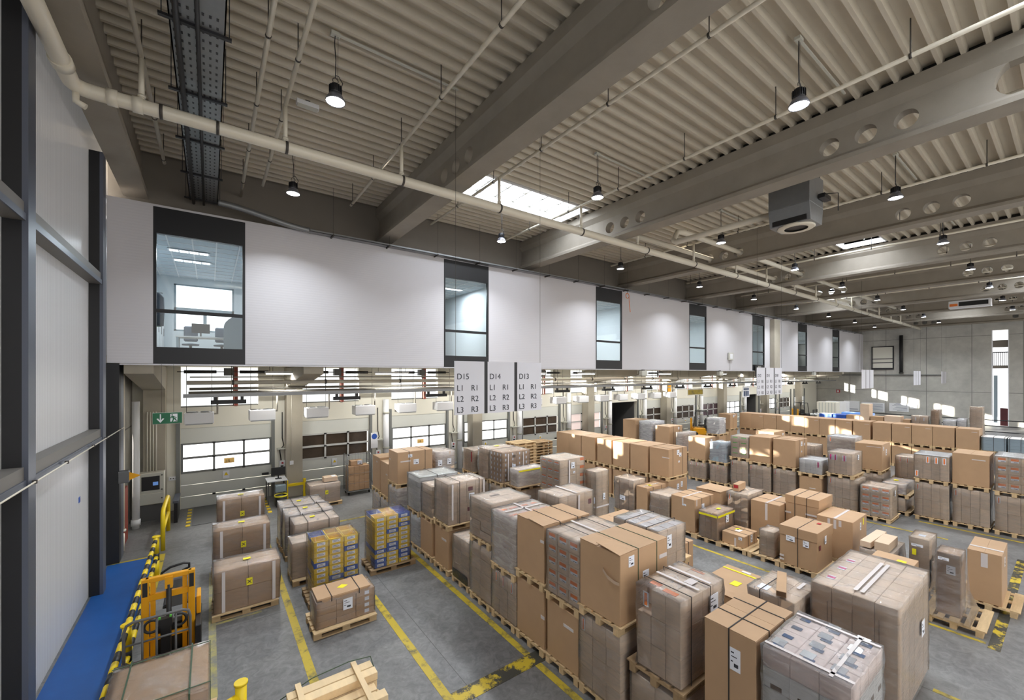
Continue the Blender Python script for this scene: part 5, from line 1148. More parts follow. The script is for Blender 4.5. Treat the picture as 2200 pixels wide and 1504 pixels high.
# third row: tall brown cartons in a line
for i in range(7):
    y = [8.83, 9.72, 10.6, 11.5, 12.4, 13.25, 14.05][i]; od = ORD[i]
    lower = ('box', 1.19, 'lower brown carton, %s from the right end of the sunlit carton row' % od, 'the %s lower carton from right, sunlit row' % od, {'labels': [('-y',.5,.75,.14,.2),('-y',.7,.8,.12,.2)] if i == 0 else []})
    opt = {'seam': 'x'}
    if i == 0: opt = {'straps': [('y',.22),('y',.75)], 'labels': [('-y',.5,.85,.15,.18),('-y',.62,.75,.14,.14),('-y',.55,.5,.09,.07)], 'marks': [('-x',.85,.7,.3,.03,'tape','tape_strip')]}
    upper = ('box', 2.35, 'upper brown carton, %s from the right end of the sunlit carton row' % od, 'the %s upper carton from right, sunlit row' % od, opt)
    stack(13.5, y, 1.2, .81 if i != 3 else .78, [lower, upper])
# block of four behind it
stack(19.5, 12.7, 1.2, .86, [('box', 1.15, 'floor carton under the strapped carton behind the sunlit row', 'the floor carton behind the sunlit row', {}), ('box', 2.34, 'strapped brown carton behind the sunlit row, left of the wrapped slim box', 'the strapped carton behind the sunlit row', {'straps': [('y',.3),('y',.75)], 'labels': [('-y',.7,.88,.12,.12)]})])
stack(19.5, 13.82, 1.25, .78, [('wrap', 1.2, 'floor load under the tall sunlit white wrapped cartons', 'the floor load below the sunlit white film', {'grid': (3,2,2)}), ('wrap', 2.5, 'tall sunlit white wrapped cartons before the open dark dock', 'the sunlit white wrapped cartons', {'grid': (3,2,8), 'film': 'film_milky', 'cm': 'white_board'})])
stack(19.5, 14.85, 1.2, .88, [('box', 1.25, 'floor carton before the open dark dock gateway', 'the floor carton before the open dock', {}), ('box', 2.5, 'tall brown carton before the open dark dock gateway', 'the tall carton before the open dock', {})])
stack(19.5, 11.9, 1.15, .42, [('wrap', 1.0, 'floor load under the slim wrapped box behind the sunlit row', 'the floor load below the slim wrapped box', {'grid': (2,1,2)}), ('wrap', 2.1, 'slim wrapped box with white side right of the strapped carton', 'the slim box with white side', {'grid': (2,1,2), 'film': 'film_milky'})])
# fourth row, two levels
stack(18.9, 10.44, .95, .84, [('wrap', .9, 'wrapped floor load with orange tags under the brightest sunlit carton', 'the floor load below the brightest carton', {'grid': (3,3,1), 'marks': tags3}), ('box', 2.08, 'brightest sunlit brown carton at the left end of the fourth row', 'the brightest sunlit carton', {'labels': [('-y',.6,.85,.14,.14)]})])
stack(18.9, 9.46, .74, .74, [('wrap', .94, 'wrapped floor load with orange tags under the grey filmed bundle', 'the floor load below the grey filmed bundle', {'grid': (3,3,1), 'marks': tags3}), ('wrap', 1.96, 'grey filmed bundle with white loose sheet on top', 'the grey filmed bundle', {'grid': (2,3,1), 'cm': 'blue_grey', 'film': 'film_milky', 'fj': .03})])
stack(18.95, 8.54, .95, .72, [('wrap', 1.28, 'wrapped floor load under the green labelled cartons', 'the floor load below the green labels', {'grid': (3,3,2), 'marks': tag1}), ('wrap', 2.35, 'stacked cartons with bright green labels', 'the green labelled cartons', {'grid': (2,2,4), 'style': 'green'})])
stack(19.0, 7.68, 1.25, .82, [('wrap', 1.2, 'wrapped floor load with one orange tag under the plain tall carton', 'the floor load below the plain tall carton', {'grid': (3,3,2), 'marks': tag1}), ('box', 2.42, 'plain tall brown carton right of the green labelled cartons', 'the plain tall carton by the green labels', {})])
stack(19.1, 6.76, 1.2, .83, [('wrap', 1.17, 'wrapped floor load under the tall carton with slanting sun patch', 'the floor load below the slanting sun patch', {'grid': (3,3,2), 'marks': tag1}), ('box', 2.42, 'tall brown carton with a slanting sun patch and two labels', 'the tall carton with slanting sun patch', {'labels': [('-y',.5,.84,.14,.18),('-y',.75,.8,.1,.1),('-y',.5,.55,.08,.07)], 'straps': [('y',.3),('y',.75)]})])
stack(18.95, 5.84, .92, .74, [('box', 1.09, 'brown floor carton under the low sunlit striped load', 'the floor carton below the striped load', {'marks': [('-x',.6,.55,.2,.03,'tape','tape_strip')]}), ('wrap', 1.77, 'low sunlit wrapped load with striped white top', 'the low load with striped white top', {'grid': (3,4,1), 'cm': 'white_board', 'labels': [('-y',.6,.75,.14,.2)], 'marks': [('-x',.85,.7,.05,.2,'pink','pink_sticker')]})])
stack(18.95, 4.9, 1.1, .72, [('wrap', 1.25, 'tall wrapped floor load under the cartons with three pink labels', 'the tall floor load below the pink labels', {'grid': (2,4,3), 'marks': tag1, 'at': (18.97,4.75,1.0,.9)}), ('wrap', 2.18, 'wrapped cartons with three pink labels on the left face', 'the cartons with three pink labels', {'grid': (3,4,1), 'cm': 'kraft2', 'labels': [('-y',.55,.78,.14,.18)], 'marks': [('-x',u,.76,w,.2,m,n) for u, w, m, n in ((.1,.12,'paper','white_label'),(.1,.05,'pink','pink_sticker'),(.3,.12,'paper','white_label'),(.3,.05,'pink','pink_sticker'),(.68,.12,'paper','white_label'),(.68,.05,'pink','pink_sticker'))]})])
stack(18.76, 3.81, .95, .81, [('wrap', 1.17, 'floor stack with three columns of orange labels on the aisle', 'the floor stack with three orange label columns', {'grid': (2,3,4), 'style': 'orange', 'labels': [('-y',.5,.8,.12,.2)]})])
stack(20.3, 3.72, 1.3, .62, [('wrap', .6, 'small wrapped load low behind the orange label floor stack', 'the small low load behind orange labels', {'grid': (2,2,1)}), ('wrap', 1.08, 'flat wrapped load with purple stripes and yellow sticker', 'the flat load with purple stripes', {'grid': (2,1,1), 'cm': 'kraft2', 'film': 'film_milky', 'marks': [('top',.5,.6,.2,.12,'yellow_lab','yellow_sticker'),('-x',.5,.55,.5,.05,'maroon','purple_stripe'),('-x',.5,.25,.5,.05,'maroon','purple_stripe')]})])
stack(20.2, 2.62, 1.15, .84, [('wrap', 1.31, 'wrapped floor load under the load with four orange tags', 'the floor load below four orange tags', {'grid': (3,4,2), 'marks': tag1}), ('wrap', 2.28, 'wrapped load with orange tags along its upper edge, right side', 'the load with upper edge orange tags', {'grid': (3,4,1), 'sheet': 'white_board', 'marks': [('-x',u,.82,.08,.22,'paper','orange_tag') for u in (.4,.65,.88)]+[('-x',.07,.2,.08,.2,'paper','orange_tag')]})])
stack(20.3, 1.72, 1.25, .83, [('wrap', 1.28, 'wrapped floor load under the plain brown carton at right', 'the floor load below the plain right carton', {'grid': (3,4,2), 'marks': tag1}), ('box', 2.46, 'plain large brown carton near the right picture edge', 'the plain carton near the right edge', {'marks': [('-x',.72,.84,.3,.03,'tape','tape_strip')], 'labels': [('-y',.5,.6,.12,.2)]})])
stack(20.3, .82, 1.2, .78, [('wrap', 1.25, 'wrapped floor load at the right picture edge with orange tag', 'the floor load at the right edge', {'grid': (3,3,2), 'marks': tag1}), ('wrap', 2.49, 'orange labelled cartons at the right picture edge', 'the orange labels at the right edge', {'grid': (2,3,4), 'style': 'orange', 'sheet': 'white_board'})])
stack(21.1, 4.54, 1.22, .83, [('wrap', 1.19, 'wrapped floor load under the carton with torn tape line', 'the floor load below the torn tape line', {'grid': (3,3,2)}), ('box', 2.35, 'brown carton with torn white tape line and open edge', 'the carton with torn tape line', {'marks': [('-x',.7,.9,.45,.02,'tape','tape_strip')], 'labels': [('-y',.2,.84,.1,.14),('-y',.5,.66,.12,.24)]})])
stack(22.4, 5.72, 1.0, .94, [('wrap', 1.2, 'wrapped floor load under the load with white layered top', 'the floor load below the white layered top', {'grid': (3,3,2)}), ('wrap', 2.35, 'wrapped load with white layered sheets on its top', 'the load with white layered sheets', {'grid': (2,3,1), 'sheet': 'white_board', 'film': 'film_milky', 'marks': tag1})])
stack(21.6, 6.9, .9, .8, [('wrap', 1.05, 'floor load under the striped white top behind the sun patch carton', 'the floor load below the rear striped top', {'grid': (2,2,2)}), ('wrap', 1.93, 'wrapped slim cartons with striped top behind the sun patch carton', 'the rear slim cartons with striped top', {'grid': (2,5,1), 'cm': 'kraft2'})])
stack(22.0, 3.62, .95, .7, [('wrap', .9, 'floor load under the small load with two orange tags', 'the floor load below two orange tags', {'grid': (2,3,2)}), ('wrap', 1.87, 'small wrapped load with two orange tags before the long row', 'the small load with two orange tags', {'grid': (2,4,1), 'marks': tags3[:2]})])
stack(24.0, 9.5, 1.4, .9, [('box', 1.0, 'lower carton of the low pair behind the green labelled cartons', 'the lower carton of the rear low pair', {}), ('box', 2.04, 'upper brown carton seen above the plain tall carton', 'the upper carton of the rear low pair', {'labels': [('-y',.8,.8,.12,.12)]})])
stack(25.5, 13.2, .85, .78, [('box', 1.24, 'brown floor carton under the white filmed stack', 'the floor carton below the white filmed stack', {}), ('wrap', 2.36, 'white filmed stack left of the long back row', 'the white filmed stack by the long row', {'grid': (2,2,2), 'cm': 'white_board', 'film': 'film_milky', 'fj': .02})])
# long back row of equal cartons
R3Y = [2.95, 3.79, 4.6, 5.41, 6.24, 7.14, 7.99, 8.82, 9.62, 10.43, 11.24, 12.05, 12.85, 13.64]
for i, y in enumerate(R3Y):
    ly = .79; od = ORD[i]
    stack(30.8, y, 1.2, ly, [('box', 1.19, 'lower carton of the long back row, %s from its right end' % od, 'the %s lower carton from right, long row' % od, {'group': 'lower cartons of the long back row'}), ('box', 2.35, 'upper carton of the long back row, %s from its right end' % od, 'the %s upper carton from right, long row' % od, {'group': 'upper cartons of the long back row', 'marks': [('-x',.8,.86,.2,.02,'tape','tape_strip')] if i % 3 != 1 else []})])
stack(29.05, 14.25, 1.0, .8, [('box', 1.19, 'lower carton at the left corner of the long back row', 'the lower corner carton of the long row', {}), ('box', 2.35, 'labelled carton turning the left corner of the long back row', 'the upper corner carton of the long row', {'labels': [('-y',.5,.84,.14,.16),('-y',.7,.9,.1,.1)], 'straps': [('y',.4)]})])
for i, y in enumerate((2.1, 1.25)):
    w_ = ('right after', 'second right of')[i]
    stack(31., y, 1.1, .79, [('wrap', 1.19, 'grey floor load %s the long back row' % w_, 'the grey floor load %s the long row' % w_, {'grid': (1,1,4), 'cm': 'blue_grey', 'sheet': 'white_board', 'film': 'film_milky'}), ('wrap', 2.0, 'grey strapped bundle with white cover %s the long back row' % w_, 'the grey bundle %s the long row' % w_, {'grid': (1,1,4), 'cm': 'blue_grey', 'sheet': 'white_board', 'straps': [('x',.1),('x',.5),('x',.9)], 'film': None, 'lab_in': 1})])
# goods on the floor beyond the long row
BG = [('blue_tote_pile', 11.07, .8, 2.1, 'blue', 'flat blue boxes beyond the long row, under white lids', 'blue boxes with white lids'), ('blue_tote_pile', 10.21, .77, 2.1, 'blue', 'plain flat blue boxes beyond the long row', 'plain flat blue boxes'), ('brown_carton', 9.4, .78, 2.12, 'kraft', 'flat brown carton beside the plain blue boxes', 'flat carton beside blue boxes'),
 ('brown_carton', 8.93-.06, .5, 2.97, 'kraft2', 'tall slim carton before the white notes on the end wall', 'tall slim far carton'), ('brown_carton', 8.1, .7, 2.12, 'kraft', 'flat pale carton beyond the long row, left of the sunlit one', 'flat pale far carton'), ('brown_carton', 7.2, .85, 2.22, 'kraft2', 'sunlit flat carton beyond the long row', 'sunlit flat far carton'), ('brown_carton', 6.72, .36, 2.05, 'kraft', 'little carton right of the sunlit far carton', 'little far carton'),
 ('wrapped_load', 5.86, .8, 2.35, 'kraft2', 'wrapped cartons with white dots beyond the long row', 'dotted far cartons'), ('wrapped_load', 5.37, .36, 2.78, 'kraft', 'narrow film tower beyond the long row', 'narrow far film tower'), ('wrapped_load', 4.62, .55, 2.2, 'white_board', 'white wrapped bundle beyond the long row', 'white far bundle'), ('wrapped_load', 4.18, .38, 2.3, 'white_board', 'pale sunlit cone of film beyond the long row', 'pale far film cone'), ('wrapped_load', 3.5, .52, 3.1, 'kraft2', 'tallest film wrapped tower at the right end beyond the long row', 'tallest far film tower')]
for nm, y, ly, zt, m, ph, sh in BG:
    X_ = 38.0 if nm != 'x' else 38.
    if nm == 'wrapped_load': stack(X_, y, .9, ly, [('wrap', zt, ph, 'the '+sh, {'grid': (1,2,5) if m != 'white_board' else (1,1,2), 'cm': m, 'style': 'dots' if 'dots' in ph else None, 'film': 'film' if m != 'white_board' else 'film_milky'})])
    else: stack(X_, y, .9, ly, [('box' if m != 'blue' else 'wrap', zt, ph, 'the '+sh, {'cm': m, 'grid': (1,1,9), 'name': nm, 'cat': 'boxes' if m == 'blue' else 'carton', 'film': None, 'sheet': 'white_board' if 'lids' in ph else None})])
# film wrapped loads at the left
xs = lambda u, v, f='-y': (f, u, v, .11, .15, 'yellow_lab', 'cross_sticker')
for i, (x0, y0, zt, nm) in enumerate(((.06, 10.5, 1.0, 'nearest'), (.06, 12.42, 1.26, 'middle'), (.17, 14.95, 1.36, 'farthest'))):
    stack(x0, y0, 1.2, .74, [('wrap', zt, ['shiny film wrapped carton block nearest the yellow stacker', 'shiny film wrapped carton block between its two neighbours', 'shiny film wrapped carton block nearest the first loading door'][i], 'the %s of three shiny film blocks' % nm, {'grid': (2,2,2), 'cm': 'kraft', 'fj': .012, 'marks': [xs(.52, .62), ('-y', .14, .5, .06, .98*(zt-.145), 'tape', 'tape_strip'), ('-y', .9, .5, .06, .98*(zt-.145), 'tape', 'tape_strip'), ('top', .5, .5, .14, .1, 'yellow_lab', 'cross_sticker')]})])
for i, (x0, y0, lx, ly, zt, ph, sh) in enumerate(((1.66, 13.52, 1.15, .86, 1.25, 'farthest of three notched carton loads by the column', 'the farthest notched load'), (1.68, 12.76, 1.18, .72, 1.25, 'middle of three notched carton loads by the column', 'the middle notched load'), (1.76, 11.98, 1.1, .74, 1.2, 'nearest of three notched carton loads, with white label', 'the nearest notched load'))):
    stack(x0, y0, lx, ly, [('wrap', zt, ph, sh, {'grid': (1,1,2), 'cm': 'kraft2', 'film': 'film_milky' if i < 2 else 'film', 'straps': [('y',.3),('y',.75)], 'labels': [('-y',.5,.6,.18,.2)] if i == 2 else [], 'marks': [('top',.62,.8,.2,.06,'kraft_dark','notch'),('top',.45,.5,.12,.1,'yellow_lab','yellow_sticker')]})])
stack(1.6, 11.2, .9, .62, [('wrap', 1.0, 'wrapped upright carton behind the left tote stack', 'the upright carton behind the left totes', {'grid': (2,1,1), 'cm': 'kraft2', 'pat': (2.2,11.5), 'straps': [('y',.5)]})])
stack(1.66, 8.7, 1.12, .56, [('wrap', .66, 'strapped flat cartons with yellow diamond and address label', 'the strapped flat cartons with yellow diamond', {'grid': (3,2,4), 'cm': 'kraft', 'pat': (2.2,9.02), 'labels': [('-y',.52,.68,.18,.22)], 'marks': [('-y',.86,.15+.24*k,.09,.07,'paper','white_label') for k in range(4)]})])
ts = thing('carton_sheet', 'folded brown sheet with yellow diamond on the strapped flat cartons', 'cardboard', (2.2, 9.0, .69)); MB().box(-.52,-.3,0,.5,.28,.035).build('sheet', 'kraft', ts, None, .004); MB().box(-.44,-.31,-.05,.44,-.29,.02).build('folded_edge', 'kraft', ts)
d_ = MB(); d_.v += [(-.1,-.02,.038),(0,-.1,.038),(.12,-.02,.038),(.02,.07,.038)]; d_.face([0,1,2,3]); d_.build('diamond_sticker', 'yellow_lab', ts)
for fx in (.3, .74): link('strap', strap_mesh((1.2, .64, .1), 'y', fx, .016, .0), ts, (-.02, 0, -.06))
stack(3.05, 17.2, 1.1, .7, [('wrap', .86, 'wrapped bundle with humped film top beside the column guard', 'the bundle with humped film top', {'grid': (2,1,1), 'cm': 'kraft2', 'fj': .02, 'marks': [xs(.55, .55)]})])
hb = thing('small_carton', 'small carton hump under film on the bundle by the column', 'carton', (3.85, 17.55, .9)); MB().box(-.25,-.2,0,.25,.2,.16).build('carton_body', 'kraft2', hb, None, .004); MB().box(.05,-.12,.16,.2,.12,.164).build('label', 'paper', hb)
# large flat load in front of the stacker, seen from above
fl = thing('wrapped_load', 'broad flat wrapped load with green straps before the stacker', 'pallet load', (-.515, 6.96, .146)); Lf = (1.0, 1.14, 1.05)
MB().box(-.5,-.57,0,.5,.57,1.05).build('carton_body', 'kraft', fl, None, .01); MB().box(-.47,-.54,1.05,.47,.54,1.056).build('top_board', 'kraft', fl)
me = film_shell(Lf, .012, .006, .16, True, 5); me.materials.append(M['film']); me.materials.append(M['film']); link('stretch_wrap', me, fl)
for ax, fr in (('y', .18), ('y', .8), ('x', .1), ('x', .93)): link('strap', strap_mesh((1.04, 1.18, 1.07), ax, fr, .018, .004, 'strap_green'), fl)
pallet(-.515, 6.56, 0, 'wooden pallet under the near side of the green strapped load'); pallet(-.515, 7.37, 0, 'wooden pallet under the far side of the green strapped load')
# stacks of empty pallets by the docks
for k in range(11):
    pallet(14.0, 16.8, .146*k, 'empty pallet, %s from the floor in the yellowish pallet stack' % ORD[k], k % 2 == 0, 0., 'pallets in the yellowish stack')
for k in range(13):
    pallet(12.0, 15.75, .146*k, 'empty pallet, %s from the floor in the white ended stack' % ORD[k], False, 0., 'pallets in the white ended stack')
LAMP_W, TUBE_W, SUN_W, SKY_W, EXPO = 150., 100., 40., 1.7, 0.
# ------------------------------------------------------------------ totes
def tote_mesh(m):
    lx, ly, h, w = .305, .36, .112, .008; b = MB()
    b.box(-lx/2+.02,-ly/2+.02,0,lx/2-.02,ly/2-.02,.008).box(-lx/2+.012,-ly/2+.012,.0,-lx/2+.02,ly/2-.012,h).box(lx/2-.02,-ly/2+.012,0,lx/2-.012,ly/2-.012,h).box(-lx/2+.012,-ly/2+.012,0,lx/2-.012,-ly/2+.02,h).box(-lx/2+.012,ly/2-.02,0,lx/2-.012,ly/2-.012,h)
    b.box(-lx/2,-ly/2,h-.018,lx/2,-ly/2+.014,h).box(-lx/2,ly/2-.014,h-.018,lx/2,ly/2,h).box(-lx/2,-ly/2,h-.018,-lx/2+.014,ly/2,h).box(lx/2-.014,-ly/2,h-.018,lx/2,ly/2,h)
    for sx in (-.135,.135): b.box(sx-.012,-ly/2+.002,.0,sx+.012,-ly/2+.014,h-.018)
    return b.mesh('tote', [m])
TM = {'yellow': tote_mesh('tote_yellow'), 'blue': tote_mesh('blue')}
card = MB(); card.box(-.085,-.1735,.022,.085,-.166,.084).box(-.07,-.1745,.06,.03,-.1734,.07,1).box(-.07,-.1745,.035,.06,-.1734,.045,1); CARD = card.mesh('label_card', ['paper', 'grey'])
PAT1 = ['yyy', 'yyy', 'yyb', 'yyy', 'byy', 'yyy', 'yyb', 'yby', 'yyb', 'yyy', 'yyy']
PAT2 = ['yyb', 'yyy', 'yyb', 'yby', 'yyy', 'yyy', 'yby', 'bby', 'yyb', 'byb', 'byy']
def totes(x0, yf, pat, where, nm):
    n = len(pat); cname = ['left', 'middle', 'right']
    for k in range(n):
        for i in range(3):
            col = {'y': 'yellow', 'b': 'blue'}[pat[k][i]]; z = .147+.1165*(n-1-k)
            o = link('tote', TM[col], None, (x0+.16+.318*i, yf+.18, z)); link('label_card', CARD, o)
            tag(o, '%s tote, %s from top in the %s front column, %s' % (col, ORD[k], cname[i], where), 'tote', nm)
        o = link('tote', TM['yellow' if (k*5) % 7 else 'blue'], None, (x0+.16, yf+.555, z))
        tag(o, '%s tote, %s from top in the left rear column, %s' % ('yellow' if (k*5) % 7 else 'blue', ORD[k], where), 'tote', nm)
    for i in (1, 2):
        col = 'yellow' if i == 1 or 'behind' in where else 'blue'
        for k in range(2):
            o = link('tote', TM[col if k == 0 else 'yellow'], None, (x0+.16+.318*i, yf+.555, .147+.1165*(n-1-k)))
            tag(o, '%s tote, %s from top in the %s rear column, %s' % (col if k == 0 else 'yellow', ORD[k], cname[i], where), 'tote', nm)
        MB().box(x0+.02+.318*i, yf+.39, .147, x0+.3+.318*i, yf+.72, .147+.1165*(n-2)-.004)  # space behind stays empty
    w = thing('stretch_wrap', 'clear film around the tote %s' % where, 'film', (x0+.478, yf+.37, .15))
    me = film_shell((.965, .75, .1165*n), .012, .008, .13, True, n); me.materials.append(M['film']); me.materials.append(M['film']); link('film', me, w)
    t = thing('wooden_pallet', 'film covered pallet under the tote %s' % where, 'pallet', (x0+.5, yf+.37, 0)); link('deck', QD, t)
    for y in (-.35, 0, .35): link('runner', QS, t, (0, y, 0))
totes(1.82, 9.84, PAT1, 'stack behind the strapped flat cartons', 'totes of the left stack')
totes(3.38, 10.58, PAT2, 'stack beside the white layered load', 'totes of the right stack')

# ------------------------------------------------------------------ yellow stacker truck
st = thing('stacker_truck', 'yellow stacker truck with mast and guard rail by the striped barrier', 'stacker', (-.535, 8.7, 0))
for sx in (-.29, .29):
    MB().box(sx-.045,-.05,.08,sx+.045,.05,1.87).build('mast_upright', 'truck_yellow', st, None, .006)
    s2 = .2*sx/.29; MB().box(s2-.03,.0,.1,s2+.03,.08,1.8).build('inner_upright', 'truck_yellow', st)
    MB().box(sx-.03,-.056,1.6,sx+.03,-.05,1.82).build('roller_cover', 'black', st)
MB().box(-.29,-.04,1.8,.29,.04,1.87).build('top_bar', 'truck_yellow', st, None, .006); MB().box(-.25,-.02,1.5,.25,.04,1.6).build('cross_bar', 'truck_yellow', st, None, .005)
MB().box(-.25,-.02,.86,.25,.03,.93).build('cross_bar', 'truck_yellow', st)
MB().tube([(0,-.03,.3),(0,-.03,1.72)], .035, 14).build('lift_cylinder', 'black', st); MB().box(-.05,-.06,1.66,.05,.06,1.84).build('chain_head', 'truck_yellow', st)
MB().box(-.25,.1,.55,.25,.5,1.02).build('battery_box', 'black', st, None, .02); MB().box(-.27,.08,1.02,.27,.52,1.1).build('battery_lid', 'grey', st, None, .01)
MB().box(-.32,-.35,.1,.32,-.06,.62).build('chassis', 'truck_yellow', st, None, .02)
MB().box(-.2,-.356,.2,.16,-.35,.55).build('front_panel', 'black', st); MB().box(.34,-.3,.1,.42,.5,1.05).build('side_cover', 'steel_dark', st, None, .01); MB().box(.35,.1,1.05,.41,.45,1.35).build('side_lamp', 'truck_yellow', st, None, .01)
for sx in (-.18,.18): MB().box(sx-.08,.1,.05,sx+.08,1.05,.11).build('fork', 'steel_dark', st)
for sx in (-.3,.3): MB().tube([(sx-.05,-.2,.1),(sx+.05,-.2,.1)], .1, 16).build('wheel', 'rubber', st)
gr = MB(); gr.tube([(-.46,-.62,.25),(-.46,-.66,1.4),(-.43,-.67,1.5),(-.36,-.67,1.53),(.2,-.67,1.53),(.27,-.67,1.5),(.29,-.66,1.4),(.29,-.62,.25)], .02, 10)
gr.tube([(-.46,-.65,1.2),(.29,-.65,1.2)], .014, 8)
for x in (-.26,-.1,.12): gr.tube([(x,-.65,.3),(x,-.66,1.52)], .014, 8)
gr.build('guard_rail', 'grey', st)
MB().box(-.07,-.5,.2,.05,-.42,1.35).build('tiller_arm', 'black', st)
h = MB(); h.tube(arc((-.17,-.5,1.32), .09, .3*PI, 1.7*PI, 12, 'xz'), .02, 8).tube(arc((.15,-.5,1.32), .09, -.7*PI, .7*PI, 12, 'xz'), .02, 8); h.cbox(-.01,-.5,1.34,.16,.1,.12); h.build('tiller_handle', 'black', st)
for sx in (-.08,.05): MB().cbox(sx,-.52,1.42,.025,.025,.03).build('green_button', 'green_lab', st)
MB().box(-.46,-.7,.12,.29,-.36,.2).build('platform', 'grey', st)
pt = thing('pallet_truck', 'dark pallet truck with loop handle behind the yellow stacker', 'pallet truck', (-.5, 10.35, 0))
MB().box(-.22,-.2,.12,.22,.25,.75).build('motor_housing', 'black', pt, None, .03); MB().box(-.1,-.3,.7,.1,.0,1.25).build('tiller_arm', 'grey', pt, None, .02)
MB().tube([(-.24,-.3,1.3),(-.22,-.32,1.42),(-.1,-.34,1.5),(.1,-.34,1.53),(.18,-.33,1.5),(.18,-.31,1.42),(.08,-.3,1.38)], .022, 10).build('handle', 'black', pt)
for sx in (-.18,.18): MB().box(sx-.08,.25,.05,sx+.08,1.35,.1).build('fork', 'steel_dark', pt)
for sx in (-.16,.16): MB().tube([(sx-.04,0,.1),(sx+.04,0,.1)], .1, 14).build('wheel', 'rubber', pt)
# roll cage by the second loading door, cartons inside it
cg = thing('roll_cage', 'wire roll cage full of cartons before the dark paned door', 'roll cage', (5.15, 18.4, 0))
MB().box(-.5,-.33,.14,.5,.33,.17).build('base', 'galv', cg)
for sx in (-.48,.48): MB().tube([(sx,-.32,.15),(sx,-.32,1.62),(sx,-.26,1.7),(sx,.26,1.7),(sx,.32,1.62),(sx,.32,.15)], .016, 8).build('side_frame', 'galv', cg)
g = MB()
for z in (.45,.75,1.05,1.35):
    for sx in (-.48,.48): g.tube([(sx,-.32,z),(sx,.32,z)], .006, 5)
    g.tube([(-.48,.32,z),(.48,.32,z)], .006, 5)
for k in range(5):
    for sx in (-.48,.48): g.tube([(sx,-.22+.11*k,.15),(sx,-.22+.11*k,1.7)], .005, 5)
for k in range(7): g.tube([(-.36+.12*k,.32,.15),(-.36+.12*k,.32,1.65)], .005, 5)
for z in (.5,.9): g.tube([(-.48,-.33,z),(.48,-.33,z)], .006, 5, 0)
g.build('wire_mesh', 'galv', cg)
for sx in (-.42,.42):
    for sy in (-.26,.26): MB().tube([(sx-.02,sy,.06),(sx+.02,sy,.06)], .06, 12).build('castor', 'rubber', cg)
load('wrap', 4.72, 18.14, .86, .52, .175, 1.2, 'brown cartons packed inside the wire roll cage', {'grid': (4,2,5), 'cm': 'kraft', 'film': None, 'jit': .004, 'lab_in': 1})
load('wrap', 4.82, 18.2, .5, .36, 1.205, 1.42, 'loose top cartons with a white paper in the roll cage', {'grid': (2,1,1), 'cm': 'kraft', 'film': None, 'lab_in': 1, 'labels': [('-y',.75,.6,.2,.16)]})
# small forklifts at the docks
def forklift(x, y, rz, label):
    f = thing('forklift', label, 'forklift', (x, y, 0), rz)
    MB().box(-.45,-.7,.18,.45,.7,.75).build('chassis', 'truck_yellow', f, None, .05); MB().box(-.45,-.75,.5,.45,-.2,1.0).build('counterweight', 'black', f, None, .05)
    MB().box(-.22,-.25,.85,.22,.2,1.0).box(-.22,-.3,.95,.22,-.2,1.4).build('seat', 'black', f, None, .03)
    for sx in (-.42,.42): MB().tube([(sx,-.6,.9),(sx,-.4,2.1),(sx,.45,2.1),(sx,.62,.75)], .03, 8).build('cab_post', 'black', f)
    r = MB()
    for k in range(6): r.box(-.42,-.38+.15*k,2.08,.42,-.34+.15*k,2.12)
    r.build('roof_guard', 'black', f)
    for sx in (-.3,.3): MB().box(sx-.05,.72,.08,sx+.05,.84,1.5).build('mast_upright', 'truck_yellow', f)
    for sx in (-.2,.2): MB().box(sx-.06,.84,.05,sx+.06,1.9,.1).build('fork', 'steel_dark', f)
    for sx in (-.42,.42):
        for sy in (-.5,.5): MB().tube([(sx-.08,sy,.22),(sx+.08,sy,.22)], .22, 16).build('wheel', 'rubber', f)
    MB().tube([(0,.3,.75),(0,.15,1.15)], .02, 8).lathe([(.13,.0),(.15,.015),(.13,.03)], (0,.14,1.15), 14).build('steering_wheel', 'black', f)
def small_truck(x, y, label):
    f = thing('stacker_truck', label, 'stacker', (x, y, 0))
    MB().box(-.3,-.3,.1,.3,.25,.95).build('chassis', 'black', f, None, .03)
    for sx in (-.33,.33): MB().box(sx-.05,-.32,.08,sx+.05,.3,1.15 if sx < 0 else .95).build('side_cover', 'truck_yellow', f, None, .01)
    MB().box(-.3,-.33,.1,.3,-.3,.5).build('front_cover', 'truck_yellow', f); MB().tube([(-.2,-.2,.95),(-.22,-.3,1.35),(.2,-.34,1.6)], .04, 8).build('tiller_arm', 'grey', f)
    for sx in (-.2,.2): MB().box(sx-.08,.25,.05,sx+.08,1.4,.1).build('fork', 'steel_dark', f)
small_truck(7.75, 15.0, 'small black and yellow truck beside the red striped cartons')
forklift(32.6, 18.3, .6, 'yellow forklift before the brownish paned door')
forklift(50.5, 17.4, 1.2, 'yellow forklift far down the docks near the end wall')
# timber bundle at the bottom edge
tb = thing('timber_bundle', 'bundle of fresh planks with battens and a green strap', 'timber', (1.36, 5.9, 0))
for j in range(5):
    for k in range(6):
        if (j, k) in ((1,5),(2,5)): continue
        dx = RZ.uniform(-.05,.05); MB().box(-.56+dx,-.4+.17*j,.1+.115*k,.56+dx,-.25+.17*j,.205+.115*k).build('plank', 'timber', tb, None, .003)
for x in (-.38,.36): MB().box(x-.035,-.45,.79,x+.035,.48,.825).build('batten', 'timber', tb)
for x in (-.4,.38): MB().box(x-.05,-.42,0,x+.05,.45,.1).build('bearer', 'timber', tb)
MB().tube([(-.6,.44,.72),(-.2,.46,.83),(.3,.46,.86),(.6,.42,.84),(.66,.38,.6),(.66,.38,.1)], .007, 6).build('strap', 'strap_green', tb)
